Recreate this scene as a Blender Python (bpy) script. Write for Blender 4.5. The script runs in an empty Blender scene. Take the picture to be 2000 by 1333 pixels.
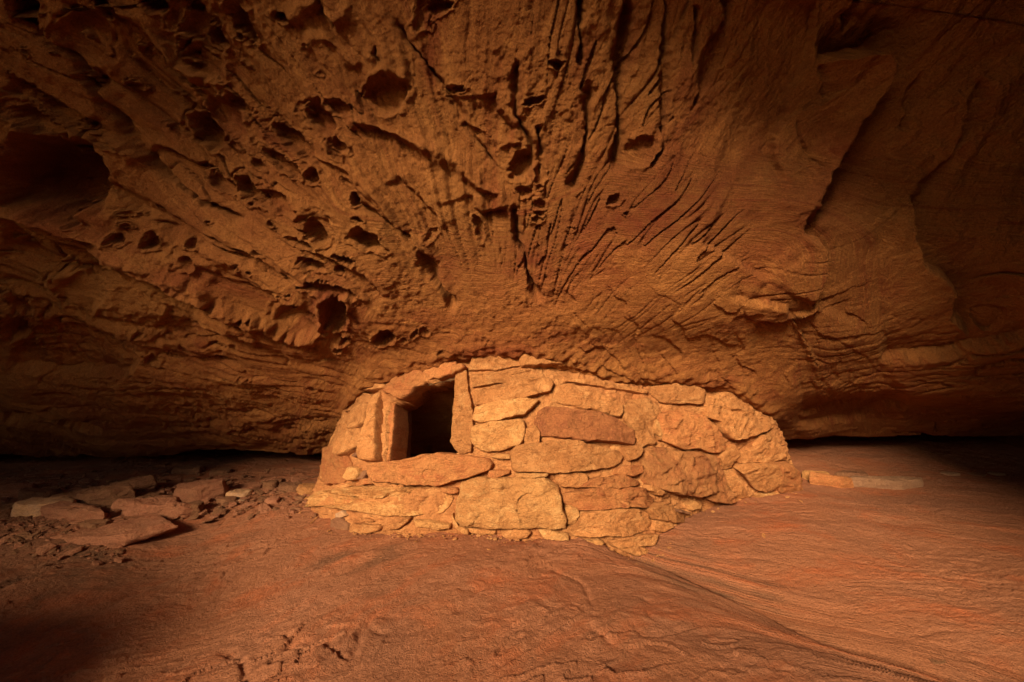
import bpy, bmesh, math, random
import numpy as np
from mathutils import Vector
from mathutils.bvhtree import BVHTree

S = bpy.context.scene
COL = S.collection
rnd = random.Random(7)

# ------------------------------------------------------------------ camera
CAM_H = 1.05
PITCH = math.radians(8.5)
FPX = 889.0                                   # focal length in photo pixels (16 mm on 36 mm)
cam_d = bpy.data.cameras.new('camera')
cam_d.lens = 16.0
cam_d.sensor_width = 36.0
cam_d.clip_start = 0.05
cam_d.clip_end = 500.0
cam = bpy.data.objects.new('camera', cam_d)
cam.location = (0, 0, CAM_H)
cam.rotation_euler = (math.pi / 2 + PITCH, 0, 0)
COL.objects.link(cam)
S.camera = cam

# ------------------------------------------------------------------ world, sun, exposure
SUN_EL = math.radians(20.0)
SUN_AZ = math.radians(-24.0)                  # sun stands behind the camera, this far to its left
w = bpy.data.worlds.new('World')
S.world = w
w.use_nodes = True
wn = w.node_tree
bg = wn.nodes['Background']
sky = wn.nodes.new('ShaderNodeTexSky')
sky.sky_type = 'NISHITA'
sky.sun_disc = False
sky.sun_elevation = SUN_EL
sky.sun_rotation = math.pi - SUN_AZ
wn.links.new(sky.outputs['Color'], bg.inputs['Color'])
bg.inputs['Strength'].default_value = 0.05
sun_d = bpy.data.lights.new('sun', 'SUN')
sun_d.energy = 3.6
sun_d.angle = math.radians(15.0)
sun_d.color = (1.0, 0.82, 0.58)
sun = bpy.data.objects.new('sun', sun_d)
to_sun = Vector((math.sin(SUN_AZ) * math.cos(SUN_EL), -math.cos(SUN_AZ) * math.cos(SUN_EL), math.sin(SUN_EL)))
sun.rotation_euler = to_sun.to_track_quat('Z', 'Y').to_euler()
sun.location = to_sun * 20
COL.objects.link(sun)
S.view_settings.view_transform = 'Standard'
S.view_settings.look = 'None'
S.view_settings.gamma = 1.0
S.view_settings.use_curve_mapping = False
S.view_settings.exposure = 1.28
S.cycles.max_bounces = 8
S.cycles.diffuse_bounces = 5
S.cycles.use_denoising = True

# ------------------------------------------------------------------ numpy gradient noise
_prm = np.random.RandomState(11).permutation(256).astype(np.int32)
PERM = np.concatenate([_prm, _prm, _prm])
_g = np.random.RandomState(12).normal(size=(256, 3))
GRAD = (_g / np.linalg.norm(_g, axis=1)[:, None]).astype(np.float32)

def noise(x, y, z):
    x = np.asarray(x, np.float32); y = np.asarray(y, np.float32); z = np.asarray(z, np.float32)
    x, y, z = np.broadcast_arrays(x, y, z)
    xi = np.floor(x); yi = np.floor(y); zi = np.floor(z)
    fx = x - xi; fy = y - yi; fz = z - zi
    X = xi.astype(np.int32) & 255; Y = yi.astype(np.int32) & 255; Z = zi.astype(np.int32) & 255
    u = fx * fx * fx * (fx * (fx * 6 - 15) + 10)
    v = fy * fy * fy * (fy * (fy * 6 - 15) + 10)
    t = fz * fz * fz * (fz * (fz * 6 - 15) + 10)
    def g(dx, dy, dz):
        h = PERM[PERM[PERM[X + dx] + Y + dy] + Z + dz]
        gr = GRAD[h]
        return gr[..., 0] * (fx - dx) + gr[..., 1] * (fy - dy) + gr[..., 2] * (fz - dz)
    a = g(0, 0, 0); a += u * (g(1, 0, 0) - a)
    b = g(0, 1, 0); b += u * (g(1, 1, 0) - b)
    c = g(0, 0, 1); c += u * (g(1, 0, 1) - c)
    d = g(0, 1, 1); d += u * (g(1, 1, 1) - d)
    a += v * (b - a); c += v * (d - c)
    return (a + t * (c - a)) * 1.5

def fbm(x, y, z, octs=4, gain=0.5):
    r = 0.0; amp = 1.0; f = 1.0
    for i in range(octs):
        r = r + amp * noise(x * f + 17.3 * i, y * f - 5.1 * i, z * f + 9.7 * i)
        amp *= gain; f *= 2.03
    return r

def ridged(x, y, z, octs=3):
    r = 0.0; amp = 1.0; f = 1.0
    for i in range(octs):
        r = r + amp * (1.0 - 2.4 * np.abs(noise(x * f + 31.3 * i, y * f + 7.7 * i, z * f - 3.3 * i)))
        amp *= 0.5; f *= 2.1
    return r

def sm(e0, e1, x):
    t = np.clip((x - e0) / (e1 - e0), 0.0, 1.0)
    return t * t * (3 - 2 * t)

def crackle(x, y, z):
    """Distance-to-edge style cells: thin dark lines with flat plates between."""
    n = noise(x, y, z)
    return np.exp(-(n / 0.045) ** 2)

# ------------------------------------------------------------------ view geometry helpers
CP, SP = math.cos(PITCH), math.sin(PITCH)
def ray(px, py):
    u = (px - 1000.0) / FPX; v = (666.5 - py) / FPX
    return u, CP - v * SP, SP + v * CP
def project(x, y, z):
    zz = z - CAM_H
    dep = y * CP + zz * SP
    dep_s = np.where(dep > 0.15, dep, 0.15)
    return 1000.0 + FPX * x / dep_s, 666.5 - FPX * (zz * CP - y * SP) / dep_s, dep
def poly_dist(X, Y, pts):
    """distance to a polyline, signed side (+ = right of travel, image axes) and arc fraction."""
    best = np.full(X.shape, 1e9, np.float32); side = np.zeros(X.shape, np.float32); frac = np.zeros(X.shape, np.float32)
    pts = np.asarray(pts, float)
    L = np.concatenate([[0], np.cumsum(np.linalg.norm(np.diff(pts, axis=0), axis=1))])
    for i in range(len(pts) - 1):
        a = pts[i]; d = pts[i + 1] - a; l2 = float(d @ d) + 1e-12
        t = np.clip(((X - a[0]) * d[0] + (Y - a[1]) * d[1]) / l2, 0, 1)
        ex = X - a[0] - t * d[0]; ey = Y - a[1] - t * d[1]
        dd = np.sqrt(ex * ex + ey * ey)
        m = dd < best
        best = np.where(m, dd, best)
        side = np.where(m, np.sign(d[0] * ey - d[1] * ex), side)
        frac = np.where(m, (L[i] + t * math.sqrt(l2)) / L[-1], frac)
    return best, side, frac

# ------------------------------------------------------------------ mesh helpers
def mesh_np(name, V, F, smooth=True):
    """V (n,3), F (m,4) or (m,3) -> mesh datablock."""
    me = bpy.data.meshes.new(name)
    V = np.ascontiguousarray(V, np.float32); F = np.ascontiguousarray(F, np.int32)
    k = F.shape[1]
    me.vertices.add(len(V)); me.vertices.foreach_set('co', V.ravel())
    me.loops.add(F.size); me.loops.foreach_set('vertex_index', F.ravel())
    me.polygons.add(len(F))
    me.polygons.foreach_set('loop_start', np.arange(0, F.size, k, dtype=np.int32))
    me.polygons.foreach_set('loop_total', np.full(len(F), k, np.int32))
    me.polygons.foreach_set('use_smooth', np.full(len(F), smooth, bool))
    me.update(calc_edges=True)
    return me
def grid_faces(nr, nc, flip=False):
    i = np.arange(nr - 1)[:, None] * nc + np.arange(nc - 1)[None, :]
    q = np.stack([i, i + 1, i + nc + 1, i + nc], -1).reshape(-1, 4)
    return q[:, ::-1] if flip else q
def link(name, me, mat, parent=None, loc=None):
    o = bpy.data.objects.new(name, me)
    COL.objects.link(o)
    if mat is not None:
        me.materials.append(mat)
    if parent is not None:
        o.parent = parent
    if loc is not None:
        o.location = loc
    return o
def attr(me, name, vals):
    a = me.attributes.new(name, 'FLOAT', 'POINT')
    a.data.foreach_set('value', np.ascontiguousarray(vals, np.float32).ravel())
def vattr(me, name, vals):
    a = me.attributes.new(name, 'FLOAT_VECTOR', 'POINT')
    a.data.foreach_set('vector', np.ascontiguousarray(vals, np.float32).ravel())
def grid_normals(P):
    du = np.gradient(P, axis=1); dv = np.gradient(P, axis=0)
    n = np.cross(du, dv)
    return n / (np.linalg.norm(n, axis=2, keepdims=True) + 1e-9)

# ------------------------------------------------------------------ materials
def rock_mat(name, c1, c2, c3, scale=2.0, stretch=(1, 1, 1), rot=(0, 0, 0), grain=0.25, bump=0.35, bump_scale=1.0, stain_shade=None, lam=0.0, vary=0.0, flow=False, fine=1.0):
    m = bpy.data.materials.new(name)
    m.use_nodes = True
    nt = m.node_tree; N = nt.nodes; L = nt.links
    b = N['Principled BSDF']
    b.inputs['Roughness'].default_value = 0.92
    b.inputs['Specular IOR Level'].default_value = 0.12
    tc = N.new('ShaderNodeTexCoord')
    src = tc.outputs['Object']
    oi = N.new('ShaderNodeObjectInfo')
    off = N.new('ShaderNodeVectorMath'); off.operation = 'ADD'
    L.new(src, off.inputs[0]); L.new(oi.outputs['Location'], off.inputs[1])
    src = off.outputs['Vector']
    mp = N.new('ShaderNodeMapping')
    mp.inputs['Scale'].default_value = stretch
    mp.inputs['Rotation'].default_value = rot
    L.new(src, mp.inputs['Vector'])
    mvec = mp.outputs['Vector']
    if flow:
        fa = N.new('ShaderNodeAttribute'); fa.attribute_name = 'flow'
        mvec = fa.outputs['Vector']
    def nz(sc, det, rough=0.55, vec=None, dist=0.0):
        n = N.new('ShaderNodeTexNoise')
        n.inputs['Scale'].default_value = sc; n.inputs['Detail'].default_value = det
        n.inputs['Roughness'].default_value = rough; n.inputs['Distortion'].default_value = dist
        L.new(vec or src, n.inputs['Vector'])
        return n.outputs['Fac']
    def ramp(fac, a, bb):
        r = N.new('ShaderNodeMapRange'); r.inputs['From Min'].default_value = a; r.inputs['From Max'].default_value = bb
        L.new(fac, r.inputs['Value'])
        return r.outputs['Result']
    def mix(fac, a, bb, mode='MIX'):
        x = N.new('ShaderNodeMix'); x.data_type = 'RGBA'; x.blend_type = mode
        if isinstance(fac, float): x.inputs['Factor'].default_value = fac
        else: L.new(fac, x.inputs['Factor'])
        for s, v in ((x.inputs['A'], a), (x.inputs['B'], bb)):
            if isinstance(v, tuple): s.default_value = (*v, 1)
            else: L.new(v, s)
        return x.outputs['Result']
    c = mix(ramp(nz(scale, 5, 0.6, None, 0.6), 0.36, 0.64), c1, c2)
    c = mix(ramp(nz(scale * 2.7, 6, 0.65, mvec, 0.4), 0.50, 0.68), c, c3)
    if flow:
        c = mix(ramp(nz(scale * 11, 5, 0.7, mvec, 0.5), 0.52, 0.72), c, tuple(min(1, k * (1.22)) for k in c2))
        c = mix(ramp(nz(scale * 8, 6, 0.7, mvec, 0.8), 0.56, 0.80), c, tuple(k * 0.66 for k in c1))
    if not flow:
        c = mix(ramp(nz(scale * 3.1, 6, 0.7, None, 1.0), 0.50, 0.66), c, tuple(k * .74 for k in c2))
        c = mix(ramp(nz(scale * 1.7, 5, 0.6, None, .5), 0.56, 0.74), c, tuple(min(.85, k * 1.18) for k in c3))
    if lam:
        ln = nz(9.0, 4, 0.6, mp.outputs['Vector'])
        c = mix(ramp(ln, 0.42, 0.62), c, tuple(k * 0.66 for k in c1))
    if stain_shade:
        at = N.new('ShaderNodeAttribute'); at.attribute_name = 'stain_shade'
        sn = ramp(nz(6.0, 5, 0.6), 0.30, 0.60)
        mm = N.new('ShaderNodeMath'); mm.operation = 'MULTIPLY'
        L.new(at.outputs['Fac'], mm.inputs[0]); L.new(sn, mm.inputs[1])
        c = mix(mm.outputs[0], c, stain_shade)
    g = N.new('ShaderNodeMapRange')
    g.inputs['From Min'].default_value = 0.3; g.inputs['From Max'].default_value = 0.7
    g.inputs['To Min'].default_value = 1.0 - grain; g.inputs['To Max'].default_value = 1.0 + grain
    L.new(nz(120.0, 3, 0.7), g.inputs['Value'])
    hv = N.new('ShaderNodeVectorMath'); hv.operation = 'SCALE'
    L.new(c, hv.inputs[0]); L.new(g.outputs['Result'], hv.inputs['Scale'])
    col = hv.outputs['Vector']
    if vary:
        vr = N.new('ShaderNodeMapRange'); vr.inputs['To Min'].default_value = 1 - vary; vr.inputs['To Max'].default_value = 1 + vary
        L.new(oi.outputs['Random'], vr.inputs['Value'])
        h2 = N.new('ShaderNodeVectorMath'); h2.operation = 'SCALE'
        L.new(col, h2.inputs[0]); L.new(vr.outputs['Result'], h2.inputs['Scale'])
        col = h2.outputs['Vector']
    L.new(col, b.inputs['Base Color'])
    # fine relief: sand grain + pitting + small cracks
    def addm(a, bb, k):
        x = N.new('ShaderNodeMath'); x.operation = 'MULTIPLY_ADD'
        L.new(bb, x.inputs[0]); x.inputs[1].default_value = k; L.new(a, x.inputs[2])
        return x.outputs[0]
    h = nz(22.0 * bump_scale, 8, 0.70, mvec, 0.3)
    h = addm(h, nz(14.0 * bump_scale, 8, 0.72), 0.8)
    h = addm(h, nz(75.0 * bump_scale, 4, 0.75), 0.45 * fine)
    h = addm(h, nz(190.0, 2, 0.7), 0.22 * fine)
    bp = N.new('ShaderNodeBump')
    bp.inputs['Strength'].default_value = bump
    bp.inputs['Distance'].default_value = 0.035
    L.new(h, bp.inputs['Height'])
    L.new(bp.outputs['Normal'], b.inputs['Normal'])
    return m

M_CEIL = rock_mat('ceiling_sandstone', (0.285, 0.096, 0.025), (0.345, 0.133, 0.035), (0.24, 0.064, 0.019), 1.3, (1, .35, 1), (0, 0, 0), 0.25, 1.0, 1.0, (0.21, 0.046, 0.017), flow=True)
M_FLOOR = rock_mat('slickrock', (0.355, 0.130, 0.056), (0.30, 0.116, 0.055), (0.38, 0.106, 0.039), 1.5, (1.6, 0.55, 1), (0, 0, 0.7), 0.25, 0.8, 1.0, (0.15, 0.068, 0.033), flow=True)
M_MUD = rock_mat('mud_mortar', (0.58, 0.240, 0.080), (0.50, 0.193, 0.063), (0.63, 0.283, 0.098), 3.0, (1, 1, 1), (0, 0, 0), 0.18, 0.95, 1.5, (0.44, 0.150, 0.050))
ST = {
    'o': rock_mat('orange_stone', (0.60, 0.250, 0.081), (0.51, 0.197, 0.062), (0.65, 0.297, 0.104), 4.0, (1, 1, 2.0), (0, 0, 0), 0.2, 1.0, 1.3, None, 0, 0.15),
    'y': rock_mat('ochre_stone', (0.66, 0.305, 0.100), (0.58, 0.245, 0.078), (0.72, 0.375, 0.135), 4.0, (1, 1, 1.6), (0, 0, 0), 0.2, 1.0, 1.3, None, 0, 0.10),
    'r': rock_mat('red_stone', (0.50, 0.172, 0.056), (0.56, 0.222, 0.072), (0.42, 0.132, 0.045), 4.0, (1, 1, 2.0), (0, 0, 0), 0.2, 1.0, 1.3, None, 0, 0.15),
    'b': rock_mat('dark_brown_stone', (0.36, 0.120, 0.042), (0.44, 0.160, 0.056), (0.27, 0.085, 0.034), 5.0, (1, 1, 1.5), (0, 0, 0), 0.22, 1.0, 1.3, None, 0, 0.05),
    'm': rock_mat('mottled_brown_stone', (0.30, 0.100, 0.036), (0.52, 0.220, 0.072), (0.40, 0.135, 0.045), 3.0, (1.5, 1.5, .6), (0, 0, 0), 0.2, 1.0, 1.3, None, 0, 0.05),
    'g': rock_mat('grey_stone', (0.44, 0.235, 0.120), (0.50, 0.255, 0.110), (0.36, 0.205, 0.115), 6.0, (1, 1, 3), (0, 0, 0), 0.2, 0.5, 1.3, None, 0, 0.15),
    'p': rock_mat('pink_stone', (0.42, 0.165, 0.083), (0.47, 0.190, 0.090), (0.37, 0.130, 0.062), 4.0, (1, 1, 2), (0, 0, 0), 0.2, 1.0, 1.3, None, 0, 0.15),
    'w': rock_mat('weathered_grey_stone', (0.35, 0.178, 0.092), (0.40, 0.200, 0.100), (0.28, 0.142, 0.076), 6.0, (1, 4, 6), (0, 0, 0), 0.2, 0.8, 1.3),
    'd': rock_mat('dusky_brown_stone', (0.30, 0.125, 0.060), (0.36, 0.160, 0.070), (0.24, 0.095, 0.045), 4.0, (1, 1, 2), (0, 0, 0), 0.22, 1.0, 1.3, None, 0, 0.1),
}
M_WOOD = rock_mat('weathered_stick', (0.30, 0.17, 0.08), (0.24, 0.12, 0.05), (0.36, 0.20, 0.09), 8.0, (1, 8, 8), (0, 0, 0), 0.2, 0.4)

# ------------------------------------------------------------------ ground: broad form, then relief
def floor_base(x, y):
    x = np.asarray(x, float); y = np.asarray(y, float)
    z = 0.15 * (y - 1.5)
    z = np.where(y < 0.5, -0.15 - 0.03 * (0.5 - y) ** 1.0, z)
    return z
def floor_pt0(px, py):
    """where a sight line meets the plane part of the ground"""
    u, dy, dz = ray(px, py)
    Y = (-0.225 - CAM_H) / (dz / dy - 0.15)
    return u / dy * Y, Y
FL = lambda pts: [floor_pt0(*p) for p in pts]
TROUGH = FL([(1150, 1052), (1270, 1092), (1340, 1120), (1420, 1148), (1500, 1180), (1580, 1212), (1650, 1242), (1850, 1302), (2050, 1345), (2300, 1410)])
VALLEY = FL([(340, 1050), (330, 1120), (360, 1200), (400, 1290), (420, 1400)])
CRACKS = [
    (FL([(1022, 1114), (1000, 1122), (975, 1150), (950, 1172), (925, 1196), (905, 1225), (888, 1245)]), 0.020, 0.030, 1),
    (FL([(722, 1232), (712, 1245), (700, 1262), (706, 1278), (692, 1296), (684, 1322)]), 0.016, 0.035, 1),
    (FL([(690, 1255), (660, 1280), (630, 1310)]), 0.016, 0.018, 1),
    (FL([(540, 1222), (560, 1240), (572, 1268), (600, 1280), (640, 1262), (662, 1300), (690, 1333)]), 0.02, 0.03, -1),
    (FL([(440, 1225), (470, 1262), (480, 1300), (500, 1333)]), 0.02, 0.03, -1),
    (FL([(1262, 1182), (1272, 1200), (1264, 1222), (1280, 1236)]), 0.02, 0.02, -1),
    (FL([(905, 1225), (870, 1240), (840, 1262), (800, 1280)]), 0.02, 0.014, 1),
    (FL([(1180, 1085), (1205, 1110), (1213, 1138)]), 0.02, 0.012, -1),
    (FL([(1150, 1270), (1180, 1284), (1200, 1296)]), 0.02, 0.025, 1),
    (FL([(620, 1130), (600, 1160), (570, 1190)]), 0.02, 0.012, 1),
    (FL([(655, 1105), (630, 1130), (612, 1150)]), 0.02, 0.010, 1),
    (FL([(900, 1190), (930, 1184), (955, 1180)]), 0.02, 0.012, 1),
    (FL([(300, 1100), (200, 1150), (130, 1170), (60, 1210)]), 0.03, 0.03, 1),
    (FL([(1690, 1040), (1730, 1060), (1760, 1080), (1830, 1100)]), 0.02, 0.008, 1),
    (FL([(1820, 1105), (1870, 1130), (1940, 1160)]), 0.02, 0.010, 1),
    (FL([(1520, 1210), (1560, 1225), (1620, 1236)]), 0.02, 0.012, 1),
    (FL([(1380, 1320), (1400, 1310), (1420, 1320)]), 0.02, 0.012, 1),
]
def floor_broad(x, y):
    z = floor_base(x, y)
    d, s, f = poly_dist(x, y, TROUGH)
    left = s > 0                                         # viewer side of the trough
    hump = np.exp(-((x + 0.15 - 0.25 * (y - 2.4)) / 0.95) ** 2) * np.exp(-((y - 2.0) / 1.15) ** 2)
    z = z + 0.085 * hump
    ramp_l = np.where(left, -0.19 * np.exp(-d / 0.24), -0.05 * np.exp(-d / 0.30) - 0.012 * np.exp(-d / 0.03))
    z = z + ramp_l * sm(0.0, 0.12, f) * (y > 0.3)
    dv, sv, fv = poly_dist(x, y, VALLEY)
    z = z - 0.10 * np.exp(-(dv / 0.40) ** 2) * (y > 0.0)
    z = z - 0.10 * sm(-1.0, -2.2, x) * np.exp(-((y - 1.9) / 0.8) ** 2)
    # the back ledge at the right, behind the granary
    z = z + 0.17 * sm(4.3, 5.5, y + 0.10 * np.sin(x * 2.1)) * sm(2.0, 2.8, x)
    z = z + 0.035 * noise(x * 1.1, y * 1.1, np.zeros_like(z) + 3.1) * (y > -2)
    return z
def floor_hit(px, py, up=0.0):
    u, dy, dz = ray(px, py)
    ts = np.linspace(0.8, 9, 2400)
    xs = u * ts; ys = dy * ts; zs = CAM_H + dz * ts
    k = np.nonzero(zs <= floor_broad(xs, ys) + up)[0]
    i = k[0] if len(k) else len(ts) - 1
    return Vector((xs[i], ys[i], zs[i]))

def build_floor():
    ny = 470
    # rows: dense where the lens sees the rock, sparse behind the camera and far back
    yv = 1.25 * (5.3 / 1.25) ** np.linspace(0, 1, ny)
    yb = np.concatenate([[-40, -28, -18, -12, -9, -7, -5.5], np.linspace(-4.5, 1.2, 36)])
    yf = np.linspace(5.36, 8.6, 30)
    ys = np.concatenate([yb, yv, yf])
    uv = np.linspace(-1.3, 1.3, 760)
    ue = 1.3 + np.cumsum(0.02 * 1.16 ** np.arange(26))
    us = np.concatenate([-ue[::-1], uv, ue])
    wd = np.maximum(ys, 1.4) + 0.15
    X = us[None, :] * wd[:, None]; Y = np.repeat(ys[:, None], len(us), 1)
    Z = floor_broad(X, Y)
    vis = (Y > 1.0) & (np.abs(X) < 9)
    D = np.zeros_like(Z); StShade = np.zeros_like(Z)
    x = X.astype(np.float32); y = Y.astype(np.float32); o = np.zeros_like(x)
    # flow direction of the bedding: fans out from the granary towards the viewer
    wx = x + 0.18 * noise(x * 1.3, y * 1.3, o + 7); wy = y + 0.18 * noise(x * 1.3, y * 1.3, o + 17)
    right = sm(0.2, 1.2, x - (1.0 - (y - 2.0)) * 0.9)
    a = wx * 0.82 + wy * 0.57; c = -wx * 0.57 + wy * 0.82
    a2 = wx * 0.97 + wy * -0.22; c2 = wx * 0.22 + wy * 0.97
    A = a * (1 - right) + a2 * right; C = c * (1 - right) + c2 * right
    D += 0.021 * fbm(A * 1.3, C * 3.0, o + 1, 2) * (1 - 0.35 * right)
    D += 0.0035 * fbm(A * 5, C * 12.0, o + 6, 3) * (1 - 0.35 * right)
    D += 0.0042 * fbm(x * 9, y * 9, o + 2, 5, 0.6) * (1 - 0.35 * right)
    # plates: stepped exfoliation
    n = 3.2 * (fbm(A * 1.5 + 4, C * 3.4, o + 5, 3) + 0.5)
    fr = n - np.floor(n)
    D += 0.016 * (fr ** 3) * (1 - 0.55 * right) * sm(-.2, .3, noise(x * 1.4, y * 1.4, o + 61))
    n = 2.6 * (fbm(A * 3.5 + 4, C * 8.0, o + 8, 3) + 0.5)
    fr = n - np.floor(n)
    D += 0.003 * (fr ** 4)
    cr = crackle(A * 2.4 + 9, C * 4.2, o + 4) * sm(0.0, 0.35, noise(x * 1.7, y * 1.7, o + 21))
    D -= 0.010 * cr * (1 - 0.4 * right)
    for pts, wdt, dep, sgn in CRACKS:
        q = np.array(pts); lo = q.min(0) - 0.4; hi = q.max(0) + 0.4
        rows = np.nonzero((ys > lo[1]) & (ys < hi[1]))[0]
        if len(rows) == 0: continue
        r0, r1 = rows[0], rows[-1] + 1
        xx = X[r0:r1] + 0.02 * noise(x[r0:r1] * 14, y[r0:r1] * 14, o[r0:r1]); yy = Y[r0:r1] + 0.02 * noise(x[r0:r1] * 14, y[r0:r1] * 14, o[r0:r1] + 5)
        d, s, f = poly_dist(xx, yy, pts)
        ends = sm(0, 0.12, f) * sm(1.0, 0.85, f)
        dep = dep * .38
        g = -dep * np.exp(-(d / wdt) ** 2) * ends
        g += 0.7 * dep * np.exp(-d / 0.14) * (s * sgn > 0) * ends * sm(0, wdt, d)
        D[r0:r1] += g
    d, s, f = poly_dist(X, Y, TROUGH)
    StShade = 0.9 * np.exp(-((d - 0.02) / 0.11) ** 2) * (s > 0) * sm(0.0, 0.15, f) * vis  # dark band painted along the trough where the hump's far slope is shaded
    StShade += 0.7 * sm(0.15, 0.5, noise(x * 0.9, y * 0.9, o + 33)) * sm(0.0, 0.4, noise(A * 2.0, C * 7.0, o + 2) + 0.2)
    StShade += 0.55 * sm(-1.5, -2.3, x + 0.15 * noise(x * 2, y * 2, o + 3)) * sm(3.6, 3.0, y)  # shade painted into the colour of the left floor
    D *= vis
    Z = Z + D
    # beyond the sight of the lens: canyon floor lies lower than the alcove
    P = np.stack([X, Y, Z], -1)
    me = mesh_np('ground', P.reshape(-1, 3), grid_faces(len(ys), len(us)))
    attr(me, 'stain_shade', np.clip(StShade, 0, 1)); vattr(me, 'flow', np.stack([A * .62, C, o], -1))
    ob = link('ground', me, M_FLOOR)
    ob['kind'] = 'structure'
    return ob
build_floor()

# ------------------------------------------------------------------ overhang: profile swept along x
_tab = [(950, 5.5), (920, 5.0), (888, 4.55), (870, 4.32), (840, 4.0), (800, 3.68), (760, 3.42), (720, 3.25), (690, 3.12), (640, 2.90), (570, 2.68), (500, 2.53),
        (420, 2.40), (330, 2.28), (240, 2.16), (150, 2.04), (60, 1.92), (0, 1.83), (-80, 1.71), (-160, 1.58), (-260, 1.40)]
_py = np.array([t[0] for t in _tab], float)[::-1]; _yy = np.array([t[1] for t in _tab], float)[::-1]
def ceil_profile():
    py = np.linspace(-260, 950, 1400)
    Yv = np.interp(py, _py, _yy)
    k = np.exp(-np.linspace(-2.5, 2.5, 91) ** 2); k /= k.sum()
    Yv = np.convolve(np.pad(Yv, 45, mode='reflect', reflect_type='odd'), k, 'valid')
    v = (666.5 - py) / FPX
    te = (SP + v * CP) / (CP - v * SP)
    return py, Yv, CAM_H + Yv * te
PPY, PYY, PZZ = ceil_profile()
X_OFF = 0.0
def vault(x, y, z):
    hi = sm(1.2, 2.6, z)
    v = 0.055 * np.maximum(np.abs(x) - 0.5, 0) ** 2 * hi
    v = v + 1.6 * np.maximum(np.abs(x) - 5.2, 0) ** 1.5
    return v
def ceil_pt(px, py, push=0.0):
    Y = float(np.interp(py, PPY, PYY)) + push
    u, dy, dz = ray(px, py)
    return Vector((u / dy * Y, Y, CAM_H + dz / dy * Y))

def feat(sc, ox, oy, items):
    return [(ox + a / sc, oy + b / sc, c / sc, d / sc, e, f) for a, b, c, d, e, f in items]
POCK = []
POCK += feat(2.666, 0, 0, [  # cx, cy, half-length, half-width, tilt (deg, down-right), depth (m)
    (770, 30, 55, 42, 10, .26), (1010, 140, 175, 85, 58, .10), (930, 245, 48, 30, 45, .20), (1085, 205, 62, 42, 48, .16), (1235, 110, 105, 42, 58, .13), (1010, 320, 110, 75, 35, .09),
    (640, 445, 48, 24, 22, .16), (1190, 535, 85, 38, 52, .18), (990, 680, 115, 72, 47, .22), (1115, 600, 150, 70, 47, .085), (1480, 725, 150, 46, 39, .16),
    (1425, 842, 125, 34, 34, .17), (1090, 957, 85, 34, 32, .15), (1258, 990, 100, 50, 42, .15), (1400, 1045, 120, 40, 30, .07), (255, 930, 225, 185, 25, .32), (330, 1140, 62, 32, 33, .15),
    (120, 630, 165, 45, 26, .20), (225, 575, 110, 30, 28, .12), (35, 420, 45, 25, 35, .2), (470, 740, 95, 22, 26, .14), (612, 1130, 46, 16, 5, .1), (615, 1195, 30, 16, 15, .12),
    (572, 1275, 44, 26, 12, .13), (740, 1280, 42, 40, 10, .12), (965, 1288, 28, 28, 0, .13), (1645, 615, 105, 55, 38, .09), (1298, 860, 46, 24, 38, .11), (1622, 920, 34, 36, 40, .06),
    (1180, 752, 36, 18, 50, .12), (1388, 1175, 22, 13, 40, .11), (1425, 1203, 9, 8, 0, .06), (370, 190, 140, 110, 35, .09), (480, 50, 65, 30, 55, .16), (1438, 98, 42, 26, 20, .09),
    (1222, 200, 20, 18, 30, .09), (1740, 770, 55, 42, 80, .06), (60, 70, 95, 60, 60, .14), (1560, 1270, 70, 18, 18, .10), (950, 30, 90, 40, 30, .12), (870, 60, 40, 80, 0, .05), (1660, 1200, 110, 60, 45, .05), (905,140,18,14,40,.1),
    (1755, 560, 55, 40, 20, .05), (110, 480, 22, 12, 20, .1), (370, 635, 14, 8, 10, .08), (690, 270, 30, 22, 60, .05), (870, 480, 30, 14, 30, .06)])
POCK += feat(1.904, 600, 0, [
    (283, 352, 78, 66, -12, .12), (800, 622, 48, 40, -70, .17), (866, 640, 36, 20, 85, .12), (808, 717, 24, 21, 0, .17), (868, 692, 13, 10, 0, .08), (865, 762, 24, 19, 0, .10), (860, 797, 24, 12, 0, .12), (852, 823, 18, 13, 0, .13),
    (990, 856, 15, 10, 0, .07), (218, 892, 56, 30, 25, .13), (30, 872, 42, 32, 35, .08), (182, 742, 13, 24, 0, .12), (922, 242, 27, 18, 0, .09), (438, 100, 20, 15, 0, .09), (452, 880, 30, 18, -40, .10), (635, 862, 16, 48, -12, .09),
    (290, 1255, 34, 28, 0, .10), (435, 1246, 15, 12, 0, .07), (400, 1249, 12, 10, 0, .06), (137, 1276, 12, 14, 0, .07), (118, 1304, 13, 11, 0, .08), (366, 1263, 12, 8, 20, .06), (660, 1253, 9, 7, 0, .05), (490, 1300, 9, 9, 0, .06),
    (102, 1150, 40, 50, 0, .06), (70, 1042, 6, 5, 0, .03), (55, 1042, 6, 5, 0, .03), (38, 1040, 7, 5, 0, .03), (22, 1042, 7, 6, 0, .03), (8, 1040, 8, 6, 0, .04), (125, 1010, 20, 12, 30, .05),
    (1140, 742, 24, 18, -30, .06), (470, 40, 60, 28, -25, .09), (410, 60, 20, 60, 5, .07), (540, 330, 38, 16, 0, .06), (845, 375, 34, 16, -20, .07), (1010, 700, 16, 9, -40, .05),
    (1180, 795, 12, 8, 0, .05), (1235, 560, 60, 45, -40, .05), (110, 540, 40, 28, 30, .05), (90, 1080, 80, 20, 15, .04)])
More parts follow.
